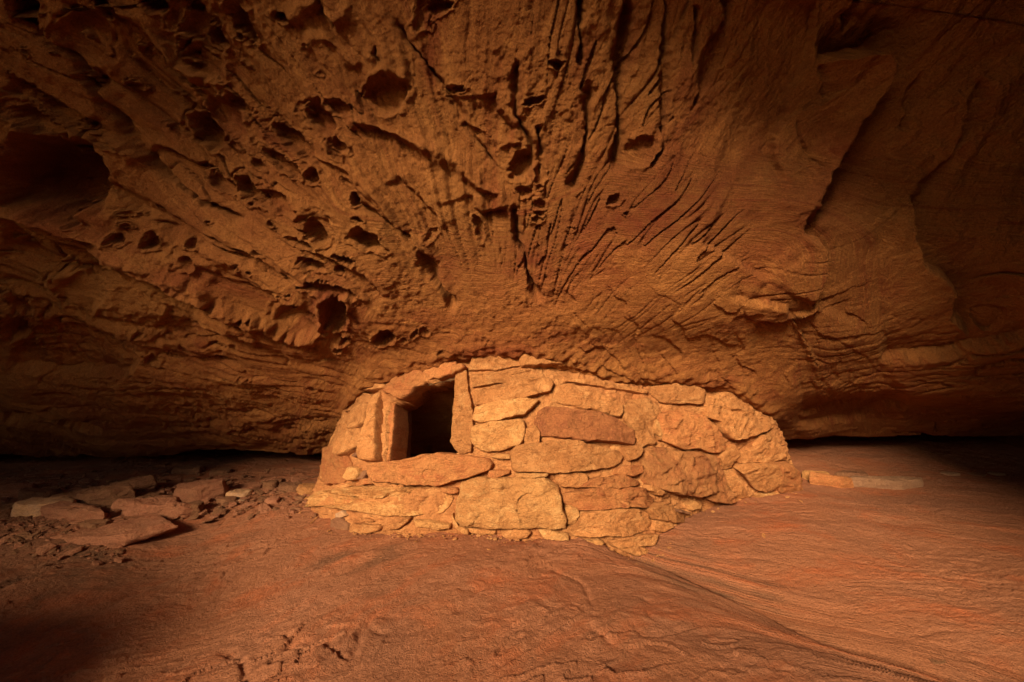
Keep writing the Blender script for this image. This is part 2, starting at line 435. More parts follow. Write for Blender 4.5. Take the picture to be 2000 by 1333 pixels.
POCK += feat(2.777, 0, 400, [
    (985, 340, 36, 38, 0, .09), (1300, 500, 330, 95, 27, .05), (1575, 645, 105, 72, 12, .06), (725, 735, 24, 13, 5, .10), (845, 743, 21, 10, 5, .05), (800, 875, 37, 21, 5, .11), (1690, 776, 16, 8, 10, .07),
    (1870, 748, 15, 22, 0, .05), (1835, 790, 19, 16, 0, .08), (1835, 660, 34, 24, 30, .05), (1820, 585, 60, 70, 0, .07), (175, 810, 20, 22, 0, .06), (1450, 115, 20, 15, 40, .1), (1265, 350, 9, 8, 0, .05), (1285, 362, 8, 7, 0, .05),
    (1600, 545, 16, 11, 0, .07), (1640, 430, 9, 15, 20, .05), (1075, 1205, 40, 10, 5, .06), (360, 520, 150, 90, 15, .06), (50, 600, 90, 35, 30, .12), (20, 680, 90, 24, 20, .09), (30, 740, 60, 50, 10, .10), (60, 215, 40, 24, 20, .06), (940, 1030, 40, 14, 5, .04), (1690, 1025, 26, 12, 0, .05),
    (1300, 965, 14, 7, 0, .04), (1340, 965, 9, 6, 0, .04), (1400, 1050, 60, 10, 3, .04), (1250, 1250, 30, 10, 5, .05), (1540, 380, 60, 14, 20, .04), (1690, 320, 60, 24, 20, .05), (880, 1226, 8, 6, 0, .05), (1530, 500, 8, 6, 0, .04), (1490, 480, 8, 6, 0, .04), (1575, 502, 9, 6, 0, .04), (1860, 290, 40, 14, 35, .06)])
_r = random.Random(21)
for k in range(28):       # peppering of small solution holes on the left flank
    POCK.append((_r.uniform(20, 700), _r.uniform(60, 560), _r.uniform(5, 13), _r.uniform(2.5, 5), _r.uniform(20, 45), _r.uniform(.025, .05)))

def lin(sc, ox, oy, pts): return [(ox + a / sc, oy + b / sc) for a, b in pts]
# polyline, half width px, depth m (negative = ridge), mode: 'g' groove / 's' step dropping on the + side
LINES = [
    (lin(2.666, 0, 0, [(430, -40), (640, 150), (830, 340), (1000, 490), (1110, 560)]), 14, .07, 'g'),
    (lin(2.666, 0, 0, [(480, -40), (690, 130), (870, 310), (1020, 440)]), 22, -.07, 'g'),
    (lin(2.666, 0, 0, [(330, 330), (450, 520), (590, 700), (740, 870), (900, 1000), (1100, 1100), (1270, 1180)]), 9, .10, 'g'),
    (lin(2.666, 0, 0, [(0, 80), (120, 190), (300, 300), (480, 480)]), 10, .08, 'g'),
    (lin(2.666, 0, 0, [(0, 370), (180, 480), (330, 570), (460, 660)]), 12, .10, 's'),
    (lin(2.666, 0, 0, [(730, 740), (950, 850), (1060, 900)]), 6, .045, 's'),
    (lin(2.666, 0, 0, [(450, 920), (620, 1070), (900, 1200), (1300, 1345), (1600, 1500)]), 10, .05, 'g'),
    (lin(2.666, 0, 0, [(0, 1110), (300, 1220), (560, 1333)]), 10, .07, 's'),
    (lin(2.666, 0, 0, [(0, 700), (200, 690), (420, 720), (600, 790), (700, 850)]), 20, -.05, 'g'),
    (lin(2.666, 0, 0, [(1620, -30), (1650, 60), (1730, 150)]), 6, .07, 'g'),
    (lin(2.666, 0, 0, [(1490, 130), (1560, 40), (1640, 30), (1740, 110), (1840, 60)]), 16, -.045, 'g'),
    (lin(2.666, 0, 0, [(1560, 200), (1680, 200), (1790, 290), (1860, 360)]), 12, -.03, 'g'),
    (lin(1.904, 600, 0, [(310, 70), (400, 190), (480, 290), (540, 370), (590, 460), (640, 530), (690, 600), (730, 640)]), 6, .055, 'g'),
    (lin(1.904, 600, 0, [(160, 740), (230, 790), (310, 840), (390, 890)]), 5, .06, 'g'),
    (lin(1.904, 600, 0, [(130, 430), (210, 460), (330, 500), (460, 550), (560, 610), (640, 690), (720, 720)]), 14, -.07, 'g'),
    (lin(1.904, 600, 0, [(770, 210), (780, 350), (780, 430), (830, 540), (828, 620)]), 8, .09, 'g'),
    (lin(1.904, 600, 0, [(860, 460), (868, 560), (865, 660)]), 8, .08, 'g'),
    (lin(1.904, 600, 0, [(1010, -40), (1018, 140), (1016, 262)]), 5, .09, 'g'),
    (lin(1.904, 600, 0, [(1200, -40), (1195, 90), (1180, 200), (1165, 340), (1170, 500), (1150, 600), (1140, 660)]), 12, .12, 'g'),
    (lin(1.904, 600, 0, [(1048, 290), (1042, 420), (1045, 500), (1015, 620), (970, 720)]), 9, .09, 'g'),
    (lin(1.904, 600, 0, [(770, 750), (780, 880), (800, 960), (830, 1070), (868, 1150)]), 7, .11, 'g'),
    (lin(1.904, 600, 0, [(410, 930), (440, 1000), (470, 1060), (510, 1110), (550, 1170)]), 10, .10, 'g'),
    (lin(1.904, 600, 0, [(240, 170), (250, 210), (266, 236)]), 3, .05, 'g'),
    (lin(1.904, 600, 0, [(330, 640), (420, 740), (470, 810), (500, 870)]), 5, .035, 's'),
    (lin(1.904, 600, 0, [(620, 720), (630, 760), (650, 800), (700, 780), (750, 770)]), 5, .04, 's'),
    (lin(1.904, 600, 0, [(560, 430), (640, 470), (700, 520), (800, 540)]), 8, -.03, 'g'),
    (lin(1.904, 600, 0, [(700, 340), (710, 420), (780, 480)]), 8, .05, 's'),
    (lin(1.904, 600, 0, [(0, 560), (60, 600), (150, 640), (260, 760), (380, 880), (450, 960)]), 10, -.04, 'g'),
    (lin(1.904, 600, 0, [(0, 920), (90, 960), (200, 1010), (300, 1120)]), 6, .03, 's'),
    (lin(1.481, 1200, 0, [(155, -20), (152, 160), (148, 300), (140, 430), (100, 500)]), 7, .07, 'g'),
    (lin(1.481, 1200, 0, [(235, 10), (240, 100), (236, 190)]), 5, .06, 'g'),
    (lin(1.481, 1200, 0, [(330, -20), (320, 100), (270, 220), (230, 330)]), 14, .06, 'g'),
    (lin(1.481, 1200, 0, [(600, -20), (590, 90), (570, 190), (530, 260), (500, 350), (470, 400), (470, 460), (490, 530)]), 5, .05, 's'),
    (lin(1.481, 1200, 0, [(605, 190), (618, 280)]), 3, .03, 'g'),
    (lin(1.481, 1200, 0, [(535, 350), (545, 400), (565, 450), (600, 490)]), 3, .03, 'g'),
    (lin(1.481, 1200, 0, [(590, 185), (690, 158), (775, 148), (792, 205), (770, 275), (735, 310), (700, 355), (660, 430), (630, 490), (590, 560), (585, 660)]), 12, -.20, 's'),
    (lin(1.481, 1200, 0, [(540, 680), (590, 690), (606, 715), (600, 760), (585, 830), (560, 880)]), 10, -.10, 's'),
    (lin(1.481, 1200, 0, [(330, 860), (440, 866), (490, 874), (512, 912), (470, 930), (400, 920)]), 7, -.035, 's'),
    (lin(1.481, 1200, 0, [(240, 690), (330, 740), (400, 780), (440, 810)]), 7, -.035, 's'),
    (lin(1.481, 1200, 0, [(850, 560), (880, 620), (880, 680), (900, 760), (960, 800), (1000, 850), (990, 930), (1040, 990)]), 14, -.08, 's'),
    (lin(1.481, 1200, 0, [(720, -20), (690, 110)]), 10, .07, 'g'),
    (lin(1.481, 1200, 0, [(900, 210), (860, 330), (840, 380)]), 10, .05, 'g'),
    (lin(1.481, 1200, 0, [(1060, 220), (1030, 330), (960, 480), (900, 570)]), 12, .07, 'g'),
    (lin(1.481, 1200, 0, [(1230, 960), (1110, 985), (1040, 1000), (950, 1020), (860, 1022), (760, 1040)]), 8, .07, 's'),
    (lin(1.481, 1200, 0, [(860, 1180), (780, 1200), (700, 1215), (600, 1230), (520, 1235)]), 5, .05, 's'),
    (lin(1.481, 1200, 0, [(740, 1185), (640, 1200), (540, 1210)]), 4, .03, 's'),
    (lin(2.777, 0, 400, [(0, 100), (150, 190), (400, 270), (620, 345), (900, 480), (1000, 520), (1150, 590)]), 6, .07, 's'),
    (lin(2.777, 0, 400, [(400, 240), (620, 320), (860, 430), (1100, 545), (1300, 650), (1420, 720)]), 12, -.05, 'g'),
    (lin(2.777, 0, 400, [(200, 490), (270, 400), (200, 260)]), 6, .03, 'g'),
    (lin(2.777, 0, 400, [(210, 510), (250, 570), (330, 590)]), 5, .03, 'g'),
    (lin(2.777, 0, 400, [(860, 590), (960, 630), (1040, 665), (1250, 730)]), 4, .03, 's'),
    (lin(2.777, 0, 400, [(1460, 720), (1600, 735), (1690, 700), (1750, 620), (1760, 520)]), 16, -.03, 'g'),
    (lin(2.777, 0, 400, [(1000, 330), (1200, 430), (1450, 520), (1640, 590)]), 6, .045, 's'),
    (lin(2.777, 0, 400, [(1290, 655), (1310, 635), (1360, 640)]), 6, .05, 'g'),
    (lin(2.777, 0, 400, [(0, 920), (140, 930), (400, 960), (640, 965), (760, 880)]), 8, -.05, 's'),
    (lin(2.777, 0, 400, [(0, 1145), (150, 1160), (300, 1185), (560, 1225)]), 6, .10, 'g'),
    (lin(2.777, 0, 400, [(150, 670), (400, 680), (700, 780), (1000, 850), (1300, 880)]), 5, .03, 's'),
    (lin(2.777, 0, 400, [(250, 720), (450, 740), (650, 790)]), 5, .03, 's'),
    (lin(2.777, 0, 400, [(1100, 800), (1160, 780), (1280, 800)]), 4, .03, 'g'),
    (lin(2.777, 0, 400, [(730, 110), (860, 150), (1000, 190), (1200, 270), (1390, 330)]), 8, .05, 'g'),
]
STAINS = [  # iron-dark and red bands in the rock itself: cx, cy, half-length, half-width, tilt, amount
    (1230, 440, 330, 85, -28, .9), (1060, 520, 60, 110, 70, .9), (1330, 280, 60, 230, 20, .7), (860, 520, 30, 90, -25, .7), (470, 430, 170, 60, 38, .35), (640, 590, 60, 70, 0, .8),
    (420, 240, 80, 50, 45, .6), (640, 230, 60, 40, 35, .6), (1450, 330, 90, 160, 20, .4), (760, 560, 150, 40, 20, .3), (1240, 80, 14, 150, 4, .5)]

CONTACT = [(640, 830), (664, 818), (674, 795), (690, 775), (720, 746), (770, 733), (840, 716), (896, 686), (960, 684), (1040, 690), (1100, 705), (1150, 722), (1200, 738), (1260, 742), (1330, 738), (1420, 748), (1475, 786), (1510, 812), (1560, 830)]
def build_ceiling():
    # arc-length rows over the seen profile, then overhead, the lip and the cliff above it
    n_vis = 640
    py_rows = np.linspace(888, -130, n_vis)
    yv = np.interp(py_rows, PPY, PYY); zv = np.interp(py_rows, PPY, PZZ)
    y0, z0 = yv[-1], zv[-1]
    q = [(y0 - .12, z0 + .16), (1.25, z0 + .40), (0.9, z0 + .62), (.4, z0 + .78), (-.3, z0 + .82), (-1.0, z0 + 1.02), (-1.5, z0 + 1.08), (-1.8, z0 + 1.2), (-2.0, z0 + 1.5), (-2.2, z0 + 1.9), (-2.5, z0 + 2.6), (-3.2, z0 + 6), (-5, z0 + 13)]
    ctl = np.array([(y0, z0)] + q)
    tt = np.concatenate([[0], np.cumsum(np.linalg.norm(np.diff(ctl, axis=0), axis=1))])
    ts = np.concatenate([np.arange(0.02, tt[-4], 0.05), np.linspace(tt[-4], tt[-1], 20)])
    yv = np.concatenate([yv, np.interp(ts, tt, ctl[:, 0])]); zv = np.concatenate([zv, np.interp(ts, tt, ctl[:, 1])])
    # close the slot down into the rock behind
    yb = np.array([8.2, 8.0, 7.2, 6.4, 5.8, 5.3, 5.0, 4.85, 4.72, 4.63]); zb = np.array([0.1, .55, 0.72, .78, .78, .75, .72, .69, .655, .63])
    yv = np.concatenate([yb, yv]); zv = np.concatenate([zb, zv])
    nr = len(yv)
    uv = np.linspace(-1.42, 1.42, 1000)
    ue = 1.42 + np.cumsum(0.025 * 1.17 ** np.arange(22))
    us = np.concatenate([-ue[::-1], uv, ue])
    wd = np.maximum(yv, 1.7) * 0.94 + 0.02
    wd = np.where(yv < 1.8, 1.7 * .94 + .02 + np.maximum(1.8 - yv, 0) * 0.25, wd)
    X = us[None, :] * wd[:, None]; Y = np.repeat(yv[:, None], len(us), 1); Z = np.repeat(zv[:, None], len(us), 1)
    Z = Z - vault(X, Y, Z)
    # the slot at the right opens a little deeper / higher
    Z = Z + 0.16 * sm(1.7, 3.0, X) * sm(3.4, 4.1, Y) - 0.02 * sm(-1.5, -3, X) * sm(3.9, 4.6, Y)
    Z = Z - np.where(X > -2.0, .15, .07) * (X + 2.0) ** 2 * sm(1.2, -.8, Y) * (np.abs(X + 2.0) < 5)  # unseen lip arches lower at its sides, shaped to shade the upper corners
    P = np.stack([X, Y, Z], -1)
    Nn = grid_normals(P)
    if Nn[nr // 3, 500, 2] > 0: Nn = -Nn          # towards the cave
    px, py, dep = project(X, Y, Z)
    ok = (dep > 0.5) & (px > -900) & (px < 2900) & (py > -500) & (py < 1000)
    px = np.where(ok, px, -5000).astype(np.float32); py = np.where(ok, py, -5000).astype(np.float32)
    x, y, z = (a.astype(np.float32) for a in (X, Y, Z))
    # warp
    w1 = noise(x * .9, y * .9, z * .9 + 5); w2 = noise(x * .9 + 40, y * .9, z * .9); w3 = noise(x * 3.1, y * 3.1, z * 3.1 + 9); w4 = noise(x * 3.1 + 9, y * 3.1, z * 3.1)
    xw = x + .22 * w1 + .05 * w3; zw = z + .22 * w2 + .05 * w4; yw = y + .2 * w3 * .3
    near_wall = sm(560, 700, px) * sm(1640, 1480, px) * sm(600, 690, py)   # where the granary meets the rock
    leftw = sm(1080, 760, px)
    low = sm(560, 760, py)
    smooth_r = sm(1050, 1300, px) * sm(430, 560, py)         # lower right is smoother
    D = np.zeros(x.shape, np.float32)
    D += 0.10 * (1 - .8 * near_wall) * (1 - .4 * low) * fbm(x * .8, y * .8, z * .8, 2)
    # long flutes
    T = 2.3 * np.arctan2(z - CAM_H, -x) + .20 * w1 + .05 * w3; T = T.astype(np.float32); rr = np.sqrt(x * x + (z - CAM_H) ** 2) * .35
    fan = 1 - sm(400 - 110 * sm(950, 1200, px), 600 - 110 * sm(950, 1200, px), py) * sm(520, 760, px) * (1 - .5 * sm(1500, 1750, px))
    fan = np.where(py < -4000, 1, fan).astype(np.float32)
    fl = ridged(T * 2.7, yw * .40, rr + 5, 3)
    fr_ = ridged(xw * 3.2, yw * .8, zw * .8 + 11, 3)
    amp = (1 - .75 * near_wall) * (1 - .55 * smooth_r) * (1 - .5 * low)
    D += amp * (.25 + .75 * fan) * (0.056 * leftw * fl + 0.021 * (1 - leftw) * fr_)
    fl2 = fbm(T * 9, yw * 1.1, rr, 3, .6); fr2 = noise(xw * 12, yw * 2.4, zw * 2.4)
    D += amp * fan * (0.017 * leftw * fl2 + 0.008 * (1 - leftw) * fr2)
    # rough, crumbly rock high up
    rough_m = np.clip(.35 + .9 * noise(x * 1.2, y * 1.2, z * 1.2 + 50), .15, 1.0)
    D += 0.026 * (1 - .75 * smooth_r) * (1 - .6 * near_wall) * (1 - .5 * leftw) * rough_m * fbm(x * 5, y * 4, z * 5, 5, .6)
    D += 0.0075 * fbm(x * 22, y * 14, z * 22, 3, .65) * (1 - .5 * smooth_r) * (.5 + rough_m)
    # plates with broken edges
    n = 2.3 * (fbm(T * 2.0, yw * .6, rr + 4, 4, .6) + .6); fr = n - np.floor(n)
    D += 0.030 * fr ** 5 * (1 - .8 * near_wall) * sm(-.1, .3, noise(x * 1.1 + 5, y * 1.1, z * 1.1))
    # dark clefts
    cm = sm(.05, .4, noise(x * 1.5 + 8, y * 1.5, z * 1.5)) * (1 - .7 * smooth_r)
    D += 0.020 * crackle(T * 4.3, yw * .6, rr) * cm * fan * (.10 + .60 * leftw) * (1 - .8 * low) * (1 - .8 * near_wall)
    D += 0.008 * crackle(T * 9, yw * 2.0, rr * 3) * sm(.0, .35, noise(x * 2 + 3, y * 2, z * 2)) * (1 - .5 * low)
    # thin bedding in the low part
    bed = px * 0.0009 + py * 0.0035
    tilt = np.where(px < 900, py - 0.16 * (px - 600), py + 0.13 * (px - 1500))
    lamn = fbm(px * .0035 + .5 * w3, tilt * .06 + 1.2 * w1, w2 * .3, 3, .6)
    lamw = sm(590, 700, py) * (1 - .6 * near_wall)
    D += 0.013 * lamn * lamw * np.clip(leftw + sm(1450, 1600, px) * .45, 0, 1)
    lam2 = fbm(px * .0016 + .3 * w3, (tilt * .022) + .8 * w1, w2 * .3 + 7, 2, .6); l2 = 2.2 * (lam2 + 1); l2 = l2 - np.floor(l2)
    D += 0.022 * l2 ** 4 * lamw * np.clip(leftw + sm(1450, 1650, px) * .6, 0, 1)
    # overlapping exfoliation scales above the right half of the granary
    for (sc1, sc2, am, sd) in ((.016, .006, .013, 0), (.009, .005, .016, 30), (.028, .012, .006, 60)):
        ww = noise(px * .006 + sd, py * .009, 0) * 1.3 + noise(px * .022 + sd, py * .03, 3) * .45
        ph = px * sc1 * .9 - py * sc2 + ww
        fr = ph - np.floor(ph)
        mk = sm(1000, 1120, px) * sm(1900, 1500, px) * sm(520, 620, py) * sm(830, 740, py)
        mk = mk * sm(-.35, .25, noise(px * .007 + sd, py * .009, 9))
        D += am * mk * fr ** 2.2
    # traced clefts, ridges and broken edges
    jx = px + 7 * noise(px * .02, py * .02, 1) + 3.5 * noise(px * .07, py * .07, 2)
    jy = py + 7 * noise(px * .02, py * .02, 11) + 3.5 * noise(px * .07, py * .07, 12)
    rows_py = py[:, len(us) // 2]
    def rows_for(lo, hi):
        m = ((py > lo) & (py < hi)).any(1)
        k = np.nonzero(m)[0]
        return (k[0], k[-1] + 1) if len(k) else (0, 0)
    for pts, wp, dp, mode in LINES:
        q = np.array(pts); R = 140
        r0, r1 = rows_for(q[:, 1].min() - R, q[:, 1].max() + R)
        if r1 <= r0: continue
        cm_ = np.nonzero(((px[r0:r1] > q[:, 0].min() - R) & (px[r0:r1] < q[:, 0].max() + R)).any(0))[0]
        if len(cm_) == 0: continue
        c0, c1 = cm_[0], cm_[-1] + 1
        d, s, f = poly_dist(jx[r0:r1, c0:c1], jy[r0:r1, c0:c1], pts)
        ends = sm(0, .10, f) * sm(1.0, .9, f)
        if mode == 'g':
            wv = wp * (0.75 + .5 * np.sin(f * 9 + q[0, 0]))
            D[r0:r1, c0:c1] += dp * np.exp(-(d / np.maximum(wv, 2)) ** 2) * ends
        else:
            a = abs(dp); sg = 1 if dp > 0 else -1
            up = (s * sg > 0)
            D[r0:r1, c0:c1] += np.where(up, a * np.exp(-d / 55.0), -a * .5 * np.exp(-d / 70.0)) * ends * sm(0, wp * .4 + 1.5, d)
    for cx, cy, a, b, an, dp in POCK:
        dp = min(dp, (.0068 if cx < 900 else .0045) * b)
        R = max(a, b) * 1.7 + 10
        r0, r1 = rows_for(cy - R, cy + R)
        if r1 <= r0: continue
        cm_ = np.nonzero(((px[r0:r1] > cx - R) & (px[r0:r1] < cx + R)).any(0))[0]
        if len(cm_) == 0: continue
        c0, c1 = cm_[0], cm_[-1] + 1
        ex = jx[r0:r1, c0:c1] - cx; ey = jy[r0:r1, c0:c1] - cy
        ca, sa = math.cos(math.radians(an)), math.sin(math.radians(an))
        e1 = (ex * ca + ey * sa) / (a * 1.08); e2 = (-ex * sa + ey * ca) / (b * 1.08)
        e1 = e1 / 1.1 + 0.12 * e2 * e2
        r = np.sqrt(e1 * e1 + e2 * e2) * (1 + .30 * noise(ex * .9 / b + cx, ey * .9 / b, cy) + .12 * noise(ex * 2.3 / b + cx, ey * 2.3 / b, cy))
        soft = (.52 if a / b > 1.35 else .20) * sm(.35, -.9, e1)
        hole = sm(1.12 + .2 * soft, .74 - soft, r) * (1 - .25 * np.minimum(r, 1) ** 2)
        sub = D[r0:r1, c0:c1]
        sub *= (1 - .55 * sm(1.05, .8, r))
        sub += (1.25 if cx < 700 else .95) * dp * hole - .012 * np.exp(-((r - 1.18) / .16) ** 2)
    topy = np.interp(px, [p[0] for p in CONTACT], [p[1] for p in CONTACT])
    D -= (0.055 + .02 * noise(px * .02, py * .02, 44) + .022 * noise(px * .07, py * .10, 45)) * np.exp(-((py - topy + 8) / 24.0) ** 2) * sm(640, 700, px) * sm(1560, 1480, px)
    bx = np.stack([x * .25 + .1 * w3, (y - z) * .85 + .25 * w1 + .1 * x, rr], -1)
    flow = np.stack([T, y * .2, rr], -1) * fan[..., None] + bx * (1 - fan[..., None])
    Sn = np.zeros(x.shape, np.float32)
    for cx, cy, a, b, an, am in STAINS:
        ca, sa = math.cos(math.radians(an)), math.sin(math.radians(an))
        ex = jx - cx; ey = jy - cy
        r2 = ((ex * ca + ey * sa) / a) ** 2 + ((-ex * sa + ey * ca) / b) ** 2
        Sn = np.maximum(Sn, am * np.exp(-r2 * 1.1))
    Sn = np.maximum(Sn, .5 * sm(.2, .6, noise(x * .7, y * .5, z * .7 + 21)))
    P2 = P - Nn * D[..., None]
    me = mesh_np('rock_overhang', P2.reshape(-1, 3), grid_faces(nr, len(us)))
    attr(me, 'stain_shade', np.clip(Sn, 0, 1)); vattr(me, 'flow', flow)
    ob = link('rock_overhang', me, M_CEIL)
    ob['kind'] = 'structure'
build_ceiling()

# ------------------------------------------------------------------ unseen rocks added around the camera to block sun and shape the light pool
def shade_rock(name, c, r, seed, mat):
    nu, nv = 90, 60
    th = np.linspace(0, 2 * math.pi, nu); ph = np.linspace(-math.pi / 2, math.pi / 2, nv)
    T, Pp = np.meshgrid(th, ph)
    def sp(v, e): return np.sign(v) * np.abs(v) ** e
    x = r[0] * sp(np.cos(Pp), .5) * sp(np.cos(T), .6); y = r[1] * sp(np.cos(Pp), .5) * sp(np.sin(T), .6); z = r[2] * sp(np.sin(Pp), .6)
    n = .28 * fbm(x * .5 + seed, y * .5, z * .35, 4)
    k = 1 + n / np.maximum(np.sqrt(x * x + y * y + .3), .6)
    V = np.stack([x * k + c[0], y * k + c[1], z + c[2]], -1)
    ob = link(name, mesh_np(name, V.reshape(-1, 3), grid_faces(nv, nu)), mat)
    ob['kind'] = 'structure'
shade_rock('unseen_shade_rock', (-9.25, -3.0, 1.0), (3.2, 1.6, 6.0), 3.0, M_CEIL)  # added out of view, keeps sun off the left side
shade_rock('unseen_shade_rock', (3.95, -3.2, 1.0), (3.3, 1.5, 6.0), 8.0, M_CEIL)  # added out of view, keeps sun off the right side
shade_rock('unseen_shade_rock', (-3.35, 0.0, -0.2), (1.15, 0.7, 1.38), 14.0, M_CEIL)  # added boulder beside the camera, its shadow darkens the lower-left floor
shade_rock('unseen_shade_rock', (-1.3, -2.1, -0.45), (2.6, .7, 1.75), 19.0, M_FLOOR)  # added low rock behind the camera, dims the near floor

# ------------------------------------------------------------------ the granary
# foot of the wall (photo points on the ground) and its line of contact with the overhang
BASE = [(606, 985), (622, 1012), (660, 1034), (720, 1043), (800, 1042), (890, 1040), (980, 1042), (1070, 1050), (1150, 1066), (1215, 1080), (1262, 1084), (1300, 1040), (1345, 1000), (1400, 978), (1470, 966), (1530, 962), (1566, 957)]
TOP = [(664, 818), (674, 795), (690, 775), (720, 746), (770, 733), (840, 716), (896, 686), (960, 684), (1040, 690), (1100, 705), (1150, 722), (1200, 738), (1260, 742), (1330, 738), (1420, 748), (1475, 786), (1510, 812)]
def resample(P, n, it=2):
    P = np.array(P, float)
    for _ in range(it):
        Q = P.copy(); Q[1:-1] = .25 * P[:-2] + .5 * P[1:-1] + .25 * P[2:]; P = Q
    s = np.linspace(0, len(P) - 1, n)
    return np.stack([np.interp(s, np.arange(len(P)), P[:, k]) for k in range(3)], 1)
_b3 = [tuple(floor_hit(*p)) for p in BASE]
_t3 = [tuple(ceil_pt(p[0], p[1])) for p in TOP]
NT, NH = 430, 250
WB = resample(_b3, NT); WT = resample(_t3, NT)
# smooth the plan so the wall reads as one rounded front
def wall_surface(nt=NT, nh=NH, lo=-0.10, hi=1.05):
    ti = np.linspace(0, NT - 1, nt)
    B = np.stack([np.interp(ti, np.arange(NT), WB[:, k]) for k in range(3)], 1)
    T = np.stack([np.interp(ti, np.arange(NT), WT[:, k]) for k in range(3)], 1)
    h = np.linspace(lo, hi, nh)
    P = B[None] + (T - B)[None] * h[:, None, None]
    # a slight belly, as dry-laid walls have
    bel = 0.07 * np.sin(np.clip(h, 0, 1) * math.pi)[:, None]
    P[..., 1] -= bel
    return P
Wc = wall_surface(130, 80)
nWc = grid_normals(Wc)
flipW = nWc[40, 60, 1] > 0
if flipW: nWc = -nWc
bvh = BVHTree.FromPolygons([tuple(v) for v in Wc.reshape(-1, 3)], grid_faces(80, 130).tolist())
CAMV = Vector((0, 0, CAM_H))
def wall_hit(px, py, c=None):
    """sight line on the wall face; points just off its outline are drawn in towards c"""
    for k in range(24):
        d = Vector(ray(px, py)).normalized()
        loc, nor, idx, dist = bvh.ray_cast(CAMV, d)
        if loc is not None:
            if nor.y > 0: nor = -nor
            return loc, nor, d
        if c is None: break
        px += (c[0] - px) * .06; py += (c[1] - py) * .06
    return None, None, d

A_ = lambda pts: [(560 + a / 3.03, 660 + b / 3.03) for a, b in pts]
B_ = lambda pts: [(980 + a / 3.03, 660 + b / 3.03) for a, b in pts]
DOOR = A_([(612, 728), (615, 640), (622, 520), (640, 450), (690, 400), (735, 340), (760, 296), (900, 258), (1012, 226), (1012, 380), (1005, 500), (985, 610), (1000, 660), (960, 700), (830, 735), (700, 745)])
DOOR_HOLE = A_([(580, 735), (580, 640), (580, 520), (590, 380), (690, 350), (740, 318), (760, 278), (900, 245), (1025, 215), (1030, 380), (1020, 520), (1010, 620), (1020, 670), (960, 715), (830, 745), (700, 755)])
def inside(px, py, poly):
    r = np.zeros(px.shape, bool); n = len(poly)
    for i in range(n):
        x1, y1 = poly[i]; x2, y2 = poly[(i + 1) % n]
        if y1 == y2: continue
        c = ((y1 > py) != (y2 > py)) & (px < (x2 - x1) * (py - y1) / (y2 - y1) + x1)
        r ^= c
    return r

granary = bpy.data.objects.new('stone_granary', None)
granary.location = (float(WB[NT // 2, 0]), float(WB[NT // 2, 1]) + .3, float(WB[NT // 2, 2]))
COL.objects.link(granary)
granary['label'] = 'small stone and mud granary with a dark doorway under the rock overhang'
granary['category'] = 'granary'
GL = granary.location.copy()

def build_mortar():
    P = wall_surface()
    N = grid_normals(P)
    if N[120, 210, 1] > 0: N = -N
    x, y, z = (P[..., k].astype(np.float32) for k in range(3))
    o = np.zeros_like(x)
    px, py, dep = project(P[..., 0], P[..., 1], P[..., 2])
    D = 0.020 * fbm(x * 3.2, y * 3.2, z * 3.2, 3) + 0.012 * fbm(x * 13, y * 13, z * 13, 4, .6)
    # finger-pressed mud: low steps and lumps
    n = 2.6 * (fbm(x * 4 + 3, y * 4, z * 6, 3) + .6); fr = n - np.floor(n)
    D += 0.012 * fr ** 3
    D -= 0.014 * crackle(x * 7, y * 7, z * 9) * sm(0, .35, noise(x * 3, y * 3, z * 3 + 8))
    # the mud mass over the door and the eroded lip at the very top
    D += 0.035 * np.exp(-(((px - 800) / 70) ** 2 + ((py - 752) / 22) ** 2))
    D += 0.02 * sm(40, 0, np.abs(py - np.interp(px, [p[0] for p in TOP], [p[1] for p in TOP])))
    hs = np.linspace(-0.10, 1.05, NH)[:, None]
    D -= .05 * sm(.90, 1.0, hs + .05 * np.round(2.5 * noise(px * .016, py * 0, 71)) * .5)
    # loose, crumbled footing
    h = np.linspace(-0.10, 1.05, NH)[:, None]
    ft = sm(.20, .02, h)
    D += ft * (0.03 + 0.022 * np.abs(fbm(x * 9, y * 9, z * 14, 4, .65)))
    D -= 0.019
    F = P + N * D[..., None]
    # back face, then the rim of the doorway
    Bk = P - N * (0.24 + 0.02 * fbm(x * 5, y * 5, z * 5, 2))[..., None]
    hole = inside(px + 5 * noise(x * 12, y * 12, z * 12), py + 5 * noise(x * 12, y * 12, z * 12 + 9), DOOR_HOLE)
    q = grid_faces(NH, NT)
    hv = hole.ravel()
    dead = hv[q].any(1)
    keep = q[~dead]
    nv = NH * NT
    # rim edges: edges used once by dead faces against live ones
    def edges(f):
        e = np.concatenate([f[:, [0, 1]], f[:, [1, 2]], f[:, [2, 3]], f[:, [3, 0]]])
        return e
    ek = edges(keep); ed = edges(q[dead])
    kd = set(map(tuple, ed.tolist()))
    rim = [(a, b) for a, b in ek.tolist() if (b, a) in kd]
    rimf = np.array([(b, a, a + nv, b + nv) for a, b in rim])
    # end caps
    i = np.arange(NH - 1) * NT
    cap0 = np.stack([i, i + NT, i + NT + nv, i + nv], 1); j = i + NT - 1
    cap1 = np.stack([j, j + nv, j + NT + nv, j + NT], 1)
    V = np.concatenate([F.reshape(-1, 3), Bk.reshape(-1, 3)]) - np.array(GL)
    faces = np.concatenate([keep, keep[:, ::-1] + nv, rimf, cap0, cap1])
    me = mesh_np('mortar_wall', V, faces)
    st = sm(.1, .5, noise(x * 2.2, y * 2.2, z * 2.2 + 31)) * .6
    st = np.maximum(st, .55 * np.exp(-(((px - 780) / 80) ** 2 + ((py - 760) / 30) ** 2)))
    attr(me, 'stain_shade', np.concatenate([st.ravel(), st.ravel()]))
    link('mortar_wall', me, M_MUD, granary)
build_mortar()

